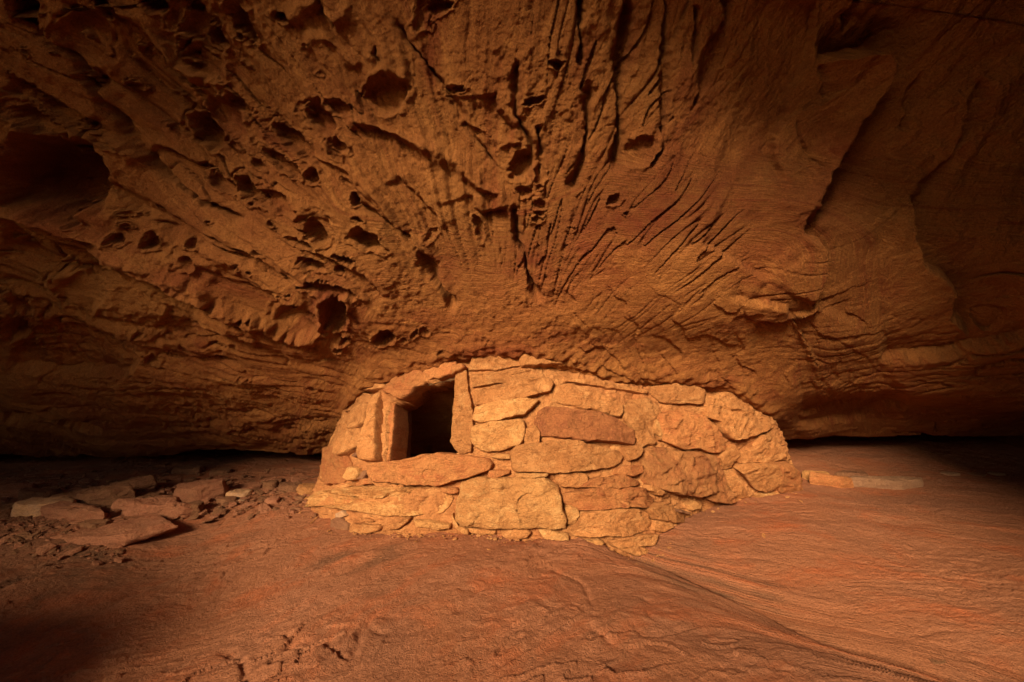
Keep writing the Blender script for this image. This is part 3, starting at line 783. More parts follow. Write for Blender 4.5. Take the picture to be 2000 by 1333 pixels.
def make_stone(poly, prot=0.035, depth=0.13, kind='o', seed=0, rough=1.0, recess=0.0, tilt=0.0, name='stone', face=None, label=None, flat=False):
    """one building stone: outline as seen on the wall, split face, arrises worn, tail bedded in the mud"""
    poly = np.array(poly, float)
    c = poly.mean(0)
    r = random.Random(seed * 77 + 5)
    # fine outline, a little irregular
    n = len(poly); per = np.linalg.norm(np.roll(poly, -1, 0) - poly, axis=1); tot = per.sum()
    m = int(min(120, max(32, tot / 4)))
    cum = np.concatenate([[0], np.cumsum(per)])
    s = np.linspace(0, tot, m, endpoint=False)
    ext = np.vstack([poly, poly[:1]])
    out = np.stack([np.interp(s, cum, ext[:, k]) for k in range(2)], 1)
    out = c + (out - c) * (1 + 4.0 / (np.linalg.norm(out - c, axis=1)[:, None] + 8))
    pts = []; nn = Vector(); dirs = Vector()
    for p in out:
        a, b, d = wall_hit(p[0], p[1], c)
        if a is None: return None
        pts.append(np.array(a + d * recess)); nn += b; dirs += d
    pts = np.array(pts)
    nrm = np.array(nn.normalized()); vd = np.array(dirs.normalized())
    if face is not None:
        nrm = nrm + np.array(face); nrm /= np.linalg.norm(nrm)
    cen = pts.mean(0)
    wob = np.array([noise(q[0] * 16 + seed, q[1] * 16, q[2] * 16) + .5 * noise(q[0] * 40 + seed, q[1] * 40, q[2] * 40) for q in pts])
    pts = pts + (pts - cen) / (np.linalg.norm(pts - cen, axis=1)[:, None] + 1e-6) * (wob * .011)[:, None]
    size = float(np.sqrt(np.mean(np.sum((pts - cen) ** 2, 1))))
    # ring scales and heights (share of prot)
    prot = prot * .85
    e = min(.16, .006 / max(size, .03))
    rings = [(0.93, -depth), (1.0, -.016), (1.0, prot * .45), (1 - .35 * e, prot * .78), (1 - 1.0 * e, prot * .97), (1 - 2.0 * e, prot * 1.03)]
    last = 1 - 2.0 * e
    k = min(20, max(3, int(size / .012)))
    rings += [(last * (1 - (j + 1) / (k + .6)), prot * 1.05) for j in range(k)]
    V = []
    up = np.array([0, 0, 1.0])
    # flat chips struck off the face
    ta = np.cross(nrm, up); ta /= np.linalg.norm(ta); tb = np.cross(ta, nrm)
    chips = []
    for j in range(0 if flat else r.choice((4, 5, 6, 7))):
        an = r.uniform(0, 6.283); dv = ta * math.cos(an) + tb * math.sin(an)
        sup = float(((pts - cen) @ dv).max())
        chips.append((dv, sup * r.uniform(.30, .88), r.uniform(.10, .42)))
    tl = ta * r.uniform(-.10, .10) + tb * r.uniform(-.10, .04)
    for ri, (sc, ht) in enumerate(rings):
        q = cen + (pts - cen) * sc
        if ri >= 2:
            x, y, z = q[:, 0], q[:, 1], q[:, 2]
            # split-face relief: broad facets, ridges, sandy roughness
            f = .013 * fbm(x * 5 + seed * 3.1, y * 5, z * 6, 2) * min(1, size / .15) + .011 * np.abs(fbm(x * 11 + seed, y * 11, z * 13, 3)) + .005 * fbm(x * 34, y * 34 + seed, z * 34, 2)
            n2 = 1.7 * (noise(x * 4.5 + seed, y * 4.5, z * 5.5) + .6); f = f + .014 * ((n2 - np.floor(n2)) ** 3) * min(1, size / .14)
            hh = ht + f * rough * (0.35 if ri == 2 else .8 if ri == 3 else 1.0)
            hh = hh + (q - cen) @ tl * rough
            cut = np.zeros(m)
            for dv, c0, sl in chips:
                cut = np.maximum(cut, sl * np.maximum(0, (q - cen) @ dv - c0 + .01 * noise(x * 8 + seed, y * 8, z * 8)))
            hh = np.maximum(hh - np.minimum(cut * rough, prot * 1.2 + .01), -.008 if ri > 2 else -.011)
            hh = hh - .006 * np.exp(-(noise(x * 7 + seed, y * 7, z * 9 + seed) / .05) ** 2) * sm(.0, .3, noise(x * 5, y * 5 + seed, z * 5)) * (ri > 3)
        else:
            hh = np.full(m, ht)
        V.append(q + nrm * np.asarray(hh)[:, None])
    V.append(cen[None] + nrm * (prot * 1.05 + .004))
    V = np.concatenate(V)
    F = []
    R = len(rings)
    for ri in range(R - 1):
        for j in range(m):
            j2 = (j + 1) % m
            F.append((ri * m + j, ri * m + j2, (ri + 1) * m + j2, (ri + 1) * m + j))
    F = [list(f) for f in F]
    tri = [[(R - 1) * m + j, (R - 1) * m + (j + 1) % m, R * m] for j in range(m)]
    me = bpy.data.meshes.new(name)
    me.from_pydata((V - cen).tolist(), [], F + tri)
    nf = me.polygons[m * 3].normal
    if nf.dot(Vector(nrm)) < 0: me.flip_normals()
    me.polygons.foreach_set('use_smooth', [True] * len(me.polygons))
    me.update()
    ob = link(name, me, ST[kind] if isinstance(kind, str) else kind, granary, Vector(cen) - GL)
    if label: ob['label'] = label
    return ob

STONES = [
    # left flank
    (A_([(193, 832), (215, 770), (250, 656), (300, 650), (345, 690), (367, 760), (362, 800), (330, 845), (250, 862)]), .014, 'r', 1.0, {}),
    (A_([(255, 648), (290, 560), (302, 520), (380, 502), (390, 530), (345, 590), (318, 645)]), .020, 'o', .6, {}),
    (A_([(288, 516), (302, 460), (345, 446), (385, 462), (386, 496), (330, 512)]), .020, 'o', .8, {}),
    (A_([(390, 470), (400, 430), (490, 396), (500, 440), (490, 510), (400, 545)]), .060, 'o', .8, {}),
    (A_([(320, 690), (325, 630), (370, 578), (470, 532), (475, 560), (455, 600), (455, 640), (340, 695)]), .055, 'o', .9, {}),
    (A_([(360, 825), (375, 770), (430, 775), (425, 835), (385, 838)]), .045, 'y', .8, {}),
    (A_([(400, 700), (455, 660), (462, 672), (420, 702)]), .030, 'd', .6, {}),
    (A_([(345, 440), (368, 372), (420, 332), (500, 340), (508, 390), (400, 425)]), .025, 'o', .8, {}),
    (A_([(445, 326), (475, 298), (585, 278), (588, 303), (520, 314)]), .055, 'o', .6, {}),
    (A_([(430, 325), (470, 268), (560, 226), (600, 214), (592, 272), (500, 292)]), .020, 'r', .9, {}),
    (A_([(430, 835), (470, 790), (488, 800), (470, 832)]), .030, 'd', .8, {}),
    # door surround
    (A_([(455, 690), (480, 600), (503, 480), (517, 350), (560, 330), (556, 480), (549, 580), (557, 640), (555, 720), (470, 726)]), .075, 'o', 1.0, dict(name='door_jamb', depth=.2)),
    (A_([(552, 722), (552, 600), (556, 480), (570, 340), (612, 335), (640, 380), (642, 470), (637, 560), (634, 640), (628, 724)]), .030, 'r', .8, dict(name='door_jamb', recess=.09, depth=.16, flat=True)),
    (A_([(618, 724), (622, 560), (625, 370), (700, 350), (699, 480), (692, 560), (692, 722)]), .02, 'd', .5, dict(name='door_jamb', recess=.27, depth=.10, flat=True)),
    (A_([(1005, 212), (1066, 198), (1078, 260), (1080, 330), (1095, 430), (1098, 520), (1097, 600), (1090, 665), (1030, 682), (1000, 655), (972, 612), (985, 560), (996, 480), (1000, 380), (1003, 300)]), .035, 'o', .9, dict(name='door_jamb', depth=.22)),
    (A_([(990, 200), (1000, 182), (1048, 172), (1072, 186), (1020, 212), (998, 226)]), .075, 'r', .8, {}),
    (A_([(592, 322), (602, 220), (700, 194), (800, 200), (830, 240), (800, 282), (756, 296), (740, 330), (695, 362), (645, 345)]), .035, 'r', 1.3, dict(name='lintel_stone', depth=.10)),
    (A_([(800, 262), (826, 204), (900, 172), (990, 134), (1002, 160), (1000, 214), (900, 238)]), .030, 'r', 1.2, dict(name='lintel_stone', depth=.10)),
    (A_([(480, 765), (512, 740), (700, 726), (830, 696), (960, 690), (1080, 702), (1200, 715), (1220, 745), (1200, 780), (1060, 830), (900, 865), (760, 860), (640, 850), (540, 850), (495, 810)]), .062, 'r', 1.0, dict(name='sill_stone', depth=.25, label='long reddish sill stone under the doorway')),
    # chinking under the sill
    (A_([(520, 852), (620, 852), (625, 890), (560, 882)]), .035, 'o', .8, {}),
    (A_([(636, 868), (690, 864), (696, 890), (645, 894)]), .030, 'o', .8, {}),
    (A_([(445, 842), (510, 830), (520, 860), (460, 866)]), .035, 'r', .7, {}),
    (A_([(920, 886), (1000, 888), (1015, 912), (940, 918)]), .030, 'r', .8, {}),
    (A_([(320, 880), (378, 862), (385, 878), (340, 892)]), .030, 'o', .7, {}),
    (A_([(300, 1042), (340, 1026), (362, 1050), (320, 1066)]), .030, 'g', .7, {}),
    # bottom courses
    (A_([(135, 965), (220, 905), (330, 890), (450, 880), (560, 885), (720, 890), (890, 885), (950, 910), (972, 950), (945, 1000), (900, 1035), (760, 1048), (600, 1040), (500, 1020), (400, 1000), (250, 990), (150, 992)]), .060, 'y', 1.5, dict(label='long pale ochre stone in the lowest course')),
    ([(893, 992), (905, 942), (930, 933), (1000, 935), (1060, 932), (1086, 947), (1096, 985), (1104, 1010), (1102, 1024), (1000, 1023), (905, 1025), (891, 1012)], .085, 'y', 1.5, dict(depth=.2, label='largest squared block, pale orange with a split face')),
    (A_([(985, 1060), (990, 1040), (1020, 1098), (1080, 1120), (1080, 1146), (1050, 1150), (1010, 1112)]), .060, 'y', .7, {}),
    (A_([(290, 1080), (330, 1066), (385, 1105), (380, 1145), (290, 1126)]), .045, 'd', .8, {}),
    (A_([(405, 1112), (420, 1096), (520, 1105), (575, 1100), (570, 1135), (510, 1148), (405, 1140)]), .070, 'o', .8, {}),
    (A_([(595, 1112), (670, 1085), (740, 1060), (730, 1082), (680, 1116), (620, 1126)]), .055, 'o', .8, {}),
    (A_([(765, 1072), (850, 1080), (970, 1095), (970, 1116), (890, 1120), (780, 1102)]), .065, 'y', .8, {}),
    (A_([(1085, 1116), (1235, 1130), (1235, 1147), (1090, 1140)]), .055, 'o', .7, {}),
    (A_([(1280, 1130), (1400, 1120), (1448, 1140), (1420, 1162), (1330, 1176), (1290, 1160)]), .060, 'o', 1.2, {}),
    (A_([(450, 1060), (520, 1070), (528, 1082), (470, 1080)]), .045, 'o', .7, {}),
    # courses right of the door
    (A_([(1105, 297), (1098, 232), (1200, 212), (1400, 196), (1508, 184), (1515, 234), (1330, 260), (1180, 284)]), .022, 'o', .7, {}),
    ([(933, 792), (927, 772), (932, 763), (990, 751), (1060, 740), (1070, 740), (1078, 752), (1072, 766), (1046, 772), (990, 783)], .035, 'o', .7, {}),
    (A_([(1105, 482), (1125, 415), (1260, 377), (1400, 365), (1488, 372), (1440, 425), (1400, 456), (1250, 490), (1150, 506)]), .045, 'y', 1.0, {}),
    (A_([(1100, 577), (1106, 532), (1150, 514), (1290, 494), (1390, 488), (1410, 560), (1380, 625), (1290, 660), (1190, 670), (1120, 636)]), .045, 'y', 1.0, {}),
    (A_([(1220, 706), (1235, 688), (1315, 690), (1320, 712), (1250, 715)]), .035, 'y', .6, {}),
    (A_([(1198, 820), (1210, 786), (1310, 786), (1316, 800), (1240, 823)]), .045, 'r', .8, {}),
    (B_([(150, 545), (205, 520), (220, 560), (218, 620), (140, 640), (135, 600)]), .022, 'o', 1.0, {}),
    (B_([(95, 97), (130, 97), (300, 98), (345, 140), (348, 165), (120, 173)]), .065, 'o', .7, {}),
    (B_([(40, 86), (150, 72), (172, 86), (100, 95)]), .055, 'o', .6, {}),
    (A_([(1240, 92), (1300, 78), (1330, 86), (1325, 100), (1260, 102)]), .050, 'o', .6, {}),
    (A_([(1085, 190), (1100, 120), (1240, 112), (1370, 106), (1375, 165), (1230, 190)]), .015, 'o', 1.0, {}),
    (B_([(300, 300), (390, 276), (420, 285), (560, 340), (690, 390), (699, 440), (690, 469), (640, 460), (560, 430), (430, 402), (300, 372)]), .030, 'o', 1.1, {}),
    (B_([(380, 262), (420, 250), (560, 262), (750, 290), (860, 310), (850, 330), (700, 312), (560, 290)]), .030, 'o', .9, {}),
    (B_([(213, 502), (230, 440), (270, 407), (360, 420), (440, 445), (560, 452), (660, 490), (730, 530), (770, 550), (787, 590), (775, 634), (720, 628), (600, 615), (450, 602), (330, 586), (240, 580)]), .055, 'b', 1.0, dict(label='dark brown stone, the darkest in the wall')),
    (B_([(55, 680), (90, 640), (280, 617), (400, 612), (560, 642), (690, 672), (715, 700), (702, 735), (640, 765), (480, 785), (280, 795), (85, 790), (60, 750)]), .065, 'o', 1.0, {}),
    (B_([(720, 660), (800, 641), (815, 665), (810, 702), (750, 722), (725, 692)]), .040, 'o', .8, {}),
    (B_([(665, 802), (680, 770), (810, 757), (813, 800), (760, 816), (690, 812)]), .050, 'r', .8, {}),
    (B_([(85, 800), (270, 797), (275, 815), (95, 823)]), .055, 'y', .5, {}),
    (B_([(330, 802), (430, 796), (500, 812), (500, 850), (440, 880), (360, 880), (330, 842)]), .035, 'o', .8, {}),
    (B_([(455, 882), (540, 832), (700, 816), (800, 850), (806, 870), (700, 886), (560, 887)]), .055, 'r', 1.0, {}),
    (B_([(355, 960), (375, 922), (520, 892), (700, 884), (830, 892), (850, 930), (940, 960), (880, 1000), (700, 992), (560, 1005), (450, 1018), (380, 986)]), .070, 'r', 1.4, {}),
    (B_([(375, 1002), (400, 990), (440, 1010), (449, 1040), (426, 1085), (385, 1080)]), .060, 'y', .7, {}),
    (B_([(350, 1132), (430, 1087), (470, 1032), (620, 1014), (780, 1007), (840, 1030), (872, 1080), (877, 1130), (740, 1155), (600, 1150), (490, 1164), (400, 1152)]), .085, 'o', 1.2, dict(depth=.2)),
    (B_([(225, 1125), (290, 1120), (395, 1155), (396, 1178), (300, 1186), (250, 1162)]), .080, 'y', .8, {}),
    (B_([(480, 1186), (560, 1180), (592, 1200), (580, 1213), (490, 1211)]), .070, 'y', .7, {}),
    (B_([(612, 1192), (700, 1170), (882, 1157), (888, 1182), (870, 1215), (650, 1227)]), .085, 'o', .9, {}),
    (B_([(650, 1237), (760, 1231), (870, 1255), (860, 1276), (740, 1271)]), .070, 'o', .9, {}),
    (B_([(850, 872), (930, 907), (920, 936), (850, 902)]), .060, 'o', .7, {}),
    (B_([(838, 1010), (900, 980), (1050, 1040), (1060, 1088), (1000, 1086), (880, 1066)]), .075, 'o', .9, {}),
    (B_([(963, 1000), (1062, 1026), (1055, 1037), (968, 1016)]), .085, 'd', .6, {}),
    (B_([(880, 1080), (960, 1075), (985, 1110), (940, 1140), (880, 1135)]), .05, 'o', .9, {}),
    (B_([(1085, 985), (1110, 965), (1146, 985), (1140, 1004), (1095, 1009)]), .055, 'y', .6, {}),
    # right shoulder
    (B_([(825, 800), (830, 690), (850, 660), (950, 655), (1050, 690), (1080, 672), (1150, 700), (1180, 780), (1185, 860), (1200, 900), (1110, 926), (1000, 906), (920, 886), (860, 862)]), .090, 'm', 1.9, dict(depth=.2, label='big brown-stained stone in the right shoulder of the wall')),
    (B_([(1145, 682), (1250, 702), (1265, 770), (1280, 850), (1320, 902), (1312, 940), (1250, 950), (1180, 930), (1202, 880), (1178, 780)]), .060, 'm', 1.9, {}),
    (B_([(930, 590), (915, 540), (930, 452), (1000, 442), (1110, 442), (1180, 470), (1250, 530), (1310, 620), (1316, 665), (1290, 683), (1200, 670), (1140, 640), (1050, 650), (960, 612)]), .050, 'r', 1.3, {}),
    (B_([(885, 546), (900, 486), (936, 580), (930, 602)]), .045, 'y', .5, {}),
    (B_([(718, 422), (760, 370), (860, 360), (920, 386), (932, 450), (908, 500), (890, 560), (900, 622), (820, 640), (790, 560), (740, 480)]), .022, 'o', 1.1, {}),
    (B_([(890, 332), (905, 292), (1000, 276), (1150, 286), (1182, 310), (1176, 390), (1080, 386), (950, 379)]), .035, 'o', .8, {}),
    (B_([(1210, 470), (1222, 350), (1290, 330), (1400, 332), (1510, 382), (1560, 432), (1612, 510), (1608, 528), (1540, 540), (1480, 572), (1350, 590), (1300, 560), (1270, 490)]), .045, 'o', 1.5, {}),
    (B_([(1400, 690), (1500, 652), (1540, 584), (1598, 562), (1640, 640), (1690, 718), (1600, 738), (1500, 727), (1410, 740)]), .030, 'o', 1.2, {}),
    (B_([(1385, 772), (1440, 740), (1600, 742), (1622, 800), (1622, 895), (1540, 896), (1470, 862), (1420, 802)]), .060, 'o', 1.0, {}),
    (B_([(1624, 800), (1608, 742), (1690, 744), (1770, 822), (1772, 888), (1720, 894), (1626, 896)]), .050, 'r', 1.0, {}),
    (B_([(1480, 912), (1640, 906), (1640, 930), (1490, 942)]), .045, 'y', .7, {}),
    (B_([(1650, 906), (1742, 904), (1738, 930), (1660, 936)]), .040, 'y', .7, {}),
    (B_([(1300, 700), (1370, 640), (1395, 690), (1370, 760), (1310, 780)]), .018, 'o', 1.1, {}),
    (B_([(1320, 800), (1370, 790), (1410, 860), (1440, 930), (1350, 940)]), .02, 'o', 1.1, {}),
]
for i, (poly, prot, kind, rough, kw) in enumerate(STONES):
    make_stone(poly, prot=prot, kind=kind, seed=i + 1, rough=rough, **kw)

def stick(p0, p1, rad, recess):
    a, _, d0 = wall_hit(*p0); b, _, d1 = wall_hit(*p1)
    a = a + d0 * recess; b = b + d1 * recess
    ax = (b - a); L = ax.length; ax.normalize()
    u = ax.orthogonal().normalized(); v = ax.cross(u)
    V = []; F = []
    n, k = 14, 9
    for i in range(n):
        t = i / (n - 1)
        for j in range(k):
            an = 2 * math.pi * j / k
            r = rad * (1 - .25 * t) * (1 + .18 * math.sin(j * 2.1 + i * .7))
            V.append(tuple(a + ax * (L * t) + (u * math.cos(an) + v * math.sin(an)) * r + Vector((0, 0, .006 * math.sin(t * 5)))))
    for i in range(n - 1):
        for j in range(k):
            F.append((i * k + j, i * k + (j + 1) % k, (i + 1) * k + (j + 1) % k, (i + 1) * k + j))
    F.append(tuple(range(k))[::-1]); F.append(tuple(range((n - 1) * k, n * k)))
    me = bpy.data.meshes.new('lintel_stick')
    cen = (a + b) / 2
    me.from_pydata([tuple(Vector(q) - cen) for q in V], [], F)
    me.polygons.foreach_set('use_smooth', [True] * len(me.polygons))
    link('lintel_stick', me, M_WOOD, granary, cen - GL)
stick(A_([(752, 300)])[0], A_([(1008, 232)])[0], .016, .06)

# ------------------------------------------------------------------ loose rocks
def rock_mesh(name, L, W, H, seed, sides=8, rough=1.0, wedge=0.0, lean=0.0):
    """slab of sandstone: irregular plan, flat broken faces, chipped arrises"""
    r = random.Random(seed)
    bm = bmesh.new()
    a0 = r.uniform(0, 6.28)
    for k in range(sides):
        a = a0 + (k + r.uniform(-.38, .38)) * 2 * math.pi / sides
        rr = r.uniform(.78, 1.05); p = 2.6
        ca, sa = math.cos(a), math.sin(a)
        q = rr / (abs(ca) ** p + abs(sa) ** p) ** (1 / p)
        x, y = ca * q * L / 2, sa * q * W / 2
        kb = r.uniform(.86, 1.02); kt = r.uniform(.80, 1.0)
        hz = H * (r.uniform(.80, 1.05) + wedge * x / (L / 2))
        bm.verts.new((x * kb, y * kb, -.02)); bm.verts.new((x, y, hz * r.uniform(.25, .6))); bm.verts.new((x * kt, y * kt, hz))
    bmesh.ops.convex_hull(bm, input=bm.verts)
    loose = [v for v in bm.verts if not v.link_faces]
    bmesh.ops.delete(bm, geom=loose, context='VERTS')
    bmesh.ops.bevel(bm, geom=list(bm.edges), offset=min(.006, H * .08), segments=1, affect='EDGES')
    bmesh.ops.triangulate(bm, faces=list(bm.faces))
    for _ in range(4):
        lim = max(.022, L / 26)
        es = [e for e in bm.edges if e.calc_length() > lim]
        if not es: break
        bmesh.ops.subdivide_edges(bm, edges=es, cuts=1)
        bmesh.ops.triangulate(bm, faces=list(bm.faces))
    bm.normal_update()
    co = np.array([v.co for v in bm.verts]); no = np.array([v.normal for v in bm.verts])
    d = (.010 * fbm(co[:, 0] * 9 + seed, co[:, 1] * 9, co[:, 2] * 16, 3) + .004 * fbm(co[:, 0] * 30, co[:, 1] * 30 + seed, co[:, 2] * 60, 2)) * rough * min(1, H / .07 + .25)
    # bedding: sides part along thin layers
    side = 1 - np.abs(no[:, 2])
    d = d + .005 * side * noise(co[:, 0] * 3 + seed, co[:, 1] * 3, co[:, 2] * 70)
    co = co + no * d[:, None]
    for v, c in zip(bm.verts, co): v.co = c
    me = bpy.data.meshes.new(name)
    bm.to_mesh(me); bm.free()
    for p in me.polygons: p.use_smooth = True
    me.set_sharp_from_angle(angle=math.radians(32))
    me.update()
    return me

def place_rock(name, x0, x1, ytop, ybot, depth, kind, label, seed, group=None, yaw=0.0, roll=0.0, pitch=0.0, sides=8, cat='rock', wedge=0.0, rough=1.0, hk=1.0):
    """x0..x1, ytop..ybot: extent of the rock in the photograph; depth in metres away from the lens"""
    f = floor_hit((x0 + x1) / 2, ybot)
    dist = f.y + depth * .25
    wm = (x1 - x0) / FPX * dist
    hm = (ybot - ytop) / FPX * f.y
    up_seen = depth * max(.02, (CAM_H - f.z - .0) / f.y - .15 * .6)      # part of the height taken by the receding top face
    hm = max(.018, (hm - up_seen * .75)) * hk
    me = rock_mesh(name, wm * 1.11, depth, hm, seed, sides, rough, wedge)
    c = Vector((f.x * (f.y + depth * .5) / f.y, f.y + depth * .5, 0))
    c.z = float(floor_broad(np.array(c.x), np.array(c.y))) - .012
    o = link(name, me, ST[kind], None, c)
    o.rotation_euler = (pitch + .14, roll, yaw)
    o['label'] = label; o['category'] = cat
    if group: o['group'] = group
    return o
L3 = lambda x0, x1, y0, y1: (x0 / 3.03, x1 / 3.03, 840 + y0 / 3.03, 840 + y1 / 3.03)
R5 = lambda x0, x1, y0, y1: (1000 + x0 / 2, 1000 + x1 / 2, 900 + y0 / 2, 900 + y1 / 2)
GRP = 'fallen rocks left of the granary'
place_rock('flat_slab', *L3(292, 1002, 553, 735), .42, 'p', 'broad thin flat slab lying nearest the viewer on the left ground', 101, GRP, yaw=.10, roll=-.05, cat='slab', sides=7, hk=.35)
place_rock('rock', *L3(168, 650, 440, 545), .16, 'p', 'long pinkish slab with curved front edge, behind the nearest flat slab at left', 112, GRP, yaw=-.16, cat='slab', sides=9, hk=.8, wedge=-.2, rough=1.6)
place_rock('rock', *L3(95, 410, 415, 522), .22, 'g', 'pale grey block tucked behind the long pinkish slab', 103, GRP, yaw=.2)
place_rock('rock', *L3(695, 1120, 428, 537), .17, 'p', 'chunky pinkish block with a blunt broken front, directly behind the nearest flat slab', 124, GRP, yaw=.12, sides=10, hk=.9, wedge=-.18, rough=1.6)
place_rock('rock', *L3(1080, 1195, 446, 520), .14, 'd', 'dark wedge of rock against the right end of the chunky pinkish block', 105, GRP, yaw=.3)
place_rock('rock', *L3(320, 640, 372, 460), .28, 'd', 'brown tilted slab behind the pale grey block', 106, GRP, yaw=.15, roll=-.10, cat='slab')
place_rock('rock', *L3(470, 765, 352, 458), .20, 'd', 'dark thick slab overlapping the right end of the brown tilted slab', 117, GRP, yaw=.1, roll=-.12, cat='slab')
place_rock('rock', *L3(700, 905, 288, 385), .2, 'd', 'dark leaning slab with a raised right tip, farthest back of the big slabs', 108, GRP, yaw=.2, roll=-.2, cat='slab')
place_rock('rock', *L3(128, 362, 350, 424), .2, 'd', 'rough lumpy brown rock behind the pale grey block', 129, GRP, rough=1.6)
place_rock('rock', *L3(-40, 182, 348, 424), .24, 'p', 'flat brown rock cut by the left edge of the photo, the one farther back', 110, GRP, yaw=.2)
place_rock('rock', *L3(-60, 96, 448, 548), .2, 'd', 'dark rock at the left edge of the photo, nearer the viewer', 111, GRP)
place_rock('rock', *L3(1030, 1310, 334, 442), .26, 'p', 'light angular slab, tallest of the rocks midway to the granary', 132, GRP, yaw=.25, roll=-.12, cat='slab', sides=6)
place_rock('rock', *L3(918, 1064, 400, 446), .12, 'p', 'small rounded stone beside the light angular slab', 113, GRP, sides=10)
place_rock('rock', *L3(1330, 1500, 364, 406), .18, 'g', 'greyish tan flat stone right of the light angular slab', 114, GRP)
place_rock('rock', *L3(1382, 1542, 333, 368), .18, 'p', 'thin pale stone lying behind the greyish tan flat stone', 115, GRP)
place_rock('rock', *L3(1555, 1655, 305, 362), .14, 'd', 'upright brown stone in the back row near the granary', 116, GRP)
place_rock('rock', *L3(1648, 1792, 326, 376), .18, 'd', 'flat olive brown stone second from the granary corner', 127, GRP)
place_rock('rock', *L3(1765, 1885, 328, 392), .15, 'o', 'orange stone leaning at the left foot of the granary', 118, GRP)
place_rock('rock', *L3(1575, 1655, 402, 447), .12, 'p', 'small orange slab on the dirt in front of the back row', 119, GRP)
place_rock('rock', *L3(648, 722, 474, 532), .12, 'd', 'small dark stone wedged between the two pinkish blocks', 120, GRP)
place_rock('rock', *L3(912, 962, 353, 382), .1, 'd', 'small brown stone in the dark behind the light angular slab', 121, GRP)
place_rock('rock', *L3(1408, 1452, 408, 432), .06, 'g', 'tiny pale chip in front of the greyish tan flat stone', 122, GRP)
place_rock('rock', *L3(1290, 1392, 402, 442), .12, 'd', 'low brown stone at the foot of the light angular slab', 123, GRP)
place_rock('rock', *L3(490, 642, 550, 606), .14, 'd', 'small flaky slab between the nearest flat slab and the long pinkish slab', 144, GRP, cat='slab')
place_rock('rock', *L3(1030, 1215, 222, 270), .2, 'd', 'far low slab in the darkness under the overhang', 125, GRP, cat='slab')
place_rock('rock', *L3(1252, 1372, 243, 275), .2, 'd', 'far low stone in the darkness, right of the far low slab', 126, GRP)
place_rock('rock', *L3(750, 960, 388, 432), .2, 'd', 'dark low slab between the dark leaning slab and the small rounded stone', 147, GRP, cat='slab')
place_rock('rock', *L3(1740, 1800, 386, 416), .07, 'd', 'small dark stone below the orange stone at the granary foot', 128, GRP)
place_rock('rock', *L3(1800, 1860, 392, 420), .06, 'o', 'small orange stone touching the granary corner', 139, GRP)
GR2 = 'flat stones right of the granary'
place_rock('rock', *R5(1138, 1238, 46, 84), .16, 'y', 'tan rounded flat stone at the right foot of the granary', 201, GR2)
place_rock('rock', *R5(1165, 1335, 58, 110), .16, 'r', 'reddish tilted slab just right of the granary', 202, GR2, yaw=-.2, roll=.10, cat='slab', sides=6)
place_rock('rock', *R5(1268, 1402, 50, 84), .2, 'd', 'brown flat stone behind the grey plank-like slab', 203, GR2)
place_rock('flat_slab', *R5(1322, 1648, 73, 115), .17, 'w', 'long grey plank-like slab on the right ground', 209, GR2, yaw=.04, cat='slab', sides=6, rough=.8, hk=1.15, wedge=-.12)
place_rock('rock', *R5(1678, 1742, 49, 62), .10, 'w', 'small pale stone beyond the right end of the grey slab', 205, GR2)
place_rock('rock', *R5(1782, 1850, 50, 60), .10, 'd', 'middle small flat stone in the row far right', 206, GR2)
place_rock('rock', *R5(1864, 1922, 46, 56), .10, 'w', 'last small flat stone at the far right', 207, GR2)
place_rock('rock', *R5(1628, 1692, 782, 812), .06, 'd', 'small brown stone in the groove at lower right', 208, GR2)

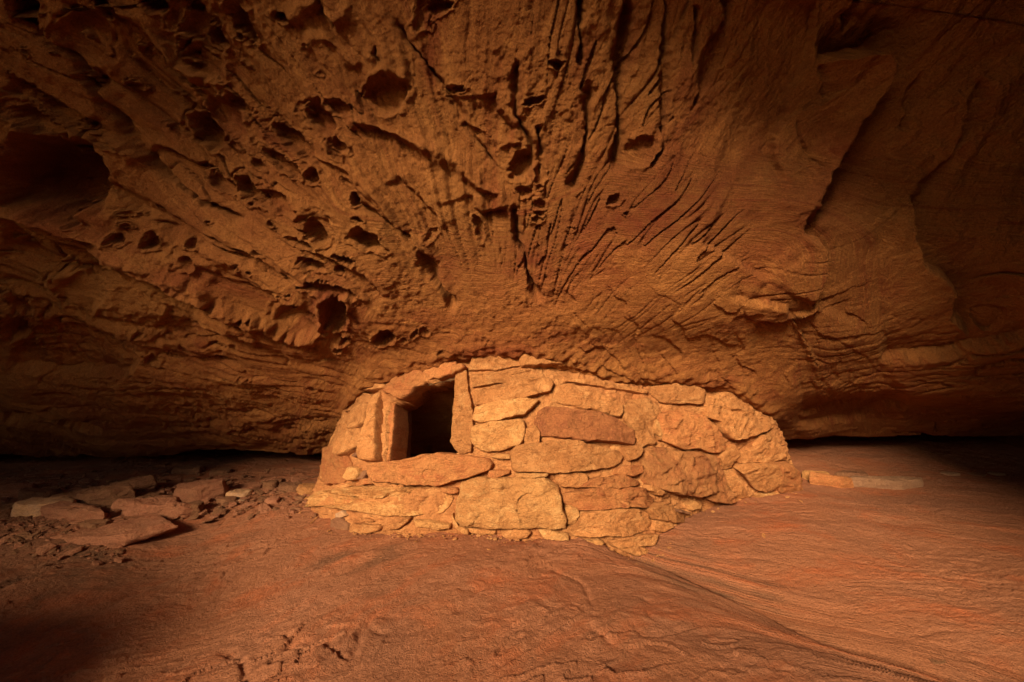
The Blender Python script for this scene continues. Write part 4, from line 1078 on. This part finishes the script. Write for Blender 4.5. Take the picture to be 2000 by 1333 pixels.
# ------------------------------------------------------------------ rubble: small chips nobody could count
def rubble(name, n, region, smin, smax, mat, label, seed, dens=None):
    r = random.Random(seed)
    V = []; F = []
    for k in range(n):
        for _ in range(30):
            px, py = r.uniform(region[0], region[2]), r.uniform(region[1], region[3])
            if dens is None or r.random() < dens(px, py): break
        f = floor_hit(px, py)
        s = smin * (smax / smin) ** (r.random() ** 2.2)
        yaw = r.uniform(0, 6.28); cy, sy = math.cos(yaw), math.sin(yaw)
        m = r.choice((5, 6, 7)); a0 = r.uniform(0, 6)
        h = s * r.uniform(.10, .35); tx, ty = r.uniform(-.3, .3), r.uniform(-.3, .3)
        b = len(V)
        pl = [(math.cos(a0 + 6.283 * j / m) * s * r.uniform(.6, 1.1), math.sin(a0 + 6.283 * j / m) * s * r.uniform(.35, .8)) for j in range(m)]
        for sc, z in ((1.0, -h * .5), (1.0, h * .6), (.72, h)):
            for (x, y) in pl:
                X = (x * cy - y * sy) * sc; Y = (x * sy + y * cy) * sc
                V.append((f.x + X, f.y + Y, f.z + z + .004 + X * tx + Y * (ty + .15)))
        for L_ in range(2):
            for j in range(m):
                F.append((b + L_ * m + j, b + L_ * m + (j + 1) % m, b + (L_ + 1) * m + (j + 1) % m, b + (L_ + 1) * m + j))
        F.append(tuple(range(b + 2 * m, b + 3 * m)))
    me = bpy.data.meshes.new(name)
    me.from_pydata(V, [], F)
    me.materials.append(mat)
    o = bpy.data.objects.new(name, me); COL.objects.link(o)
    o['kind'] = 'stuff'; o['label'] = label; o['category'] = 'rubble'
dl = lambda px, py: max(0, 1 - abs(py - (965 - .02 * (px - 300))) / 60) if px > 250 else max(0, 1 - abs(py - 1010) / 110)
rubble('rubble', 1700, (0, 915, 620, 1110), .006, .060, ST['d'], 'brown stone chips and grit scattered among the fallen rocks', 5, dl)
rubble('rubble', 260, (0, 930, 600, 1080), .02, .085, ST['p'], 'thin broken flakes of rock lying between the fallen slabs', 15, dl)
rubble('rubble', 500, (0, 915, 620, 1110), .005, .045, ST['p'], 'pale stone chips scattered among the fallen rocks', 6, dl)
df = lambda px, py: max(0, 1 - abs(py - np.interp(px, [590, 640, 760, 900, 1060, 1200, 1280, 1350, 1420, 1560], [1000, 1040, 1050, 1046, 1056, 1085, 1096, 1020, 985, 962])) / 16)
rubble('rubble', 420, (585, 940, 1570, 1105), .004, .022, ST['o'], 'crumbs of stone and mud along the foot of the wall', 8, df)
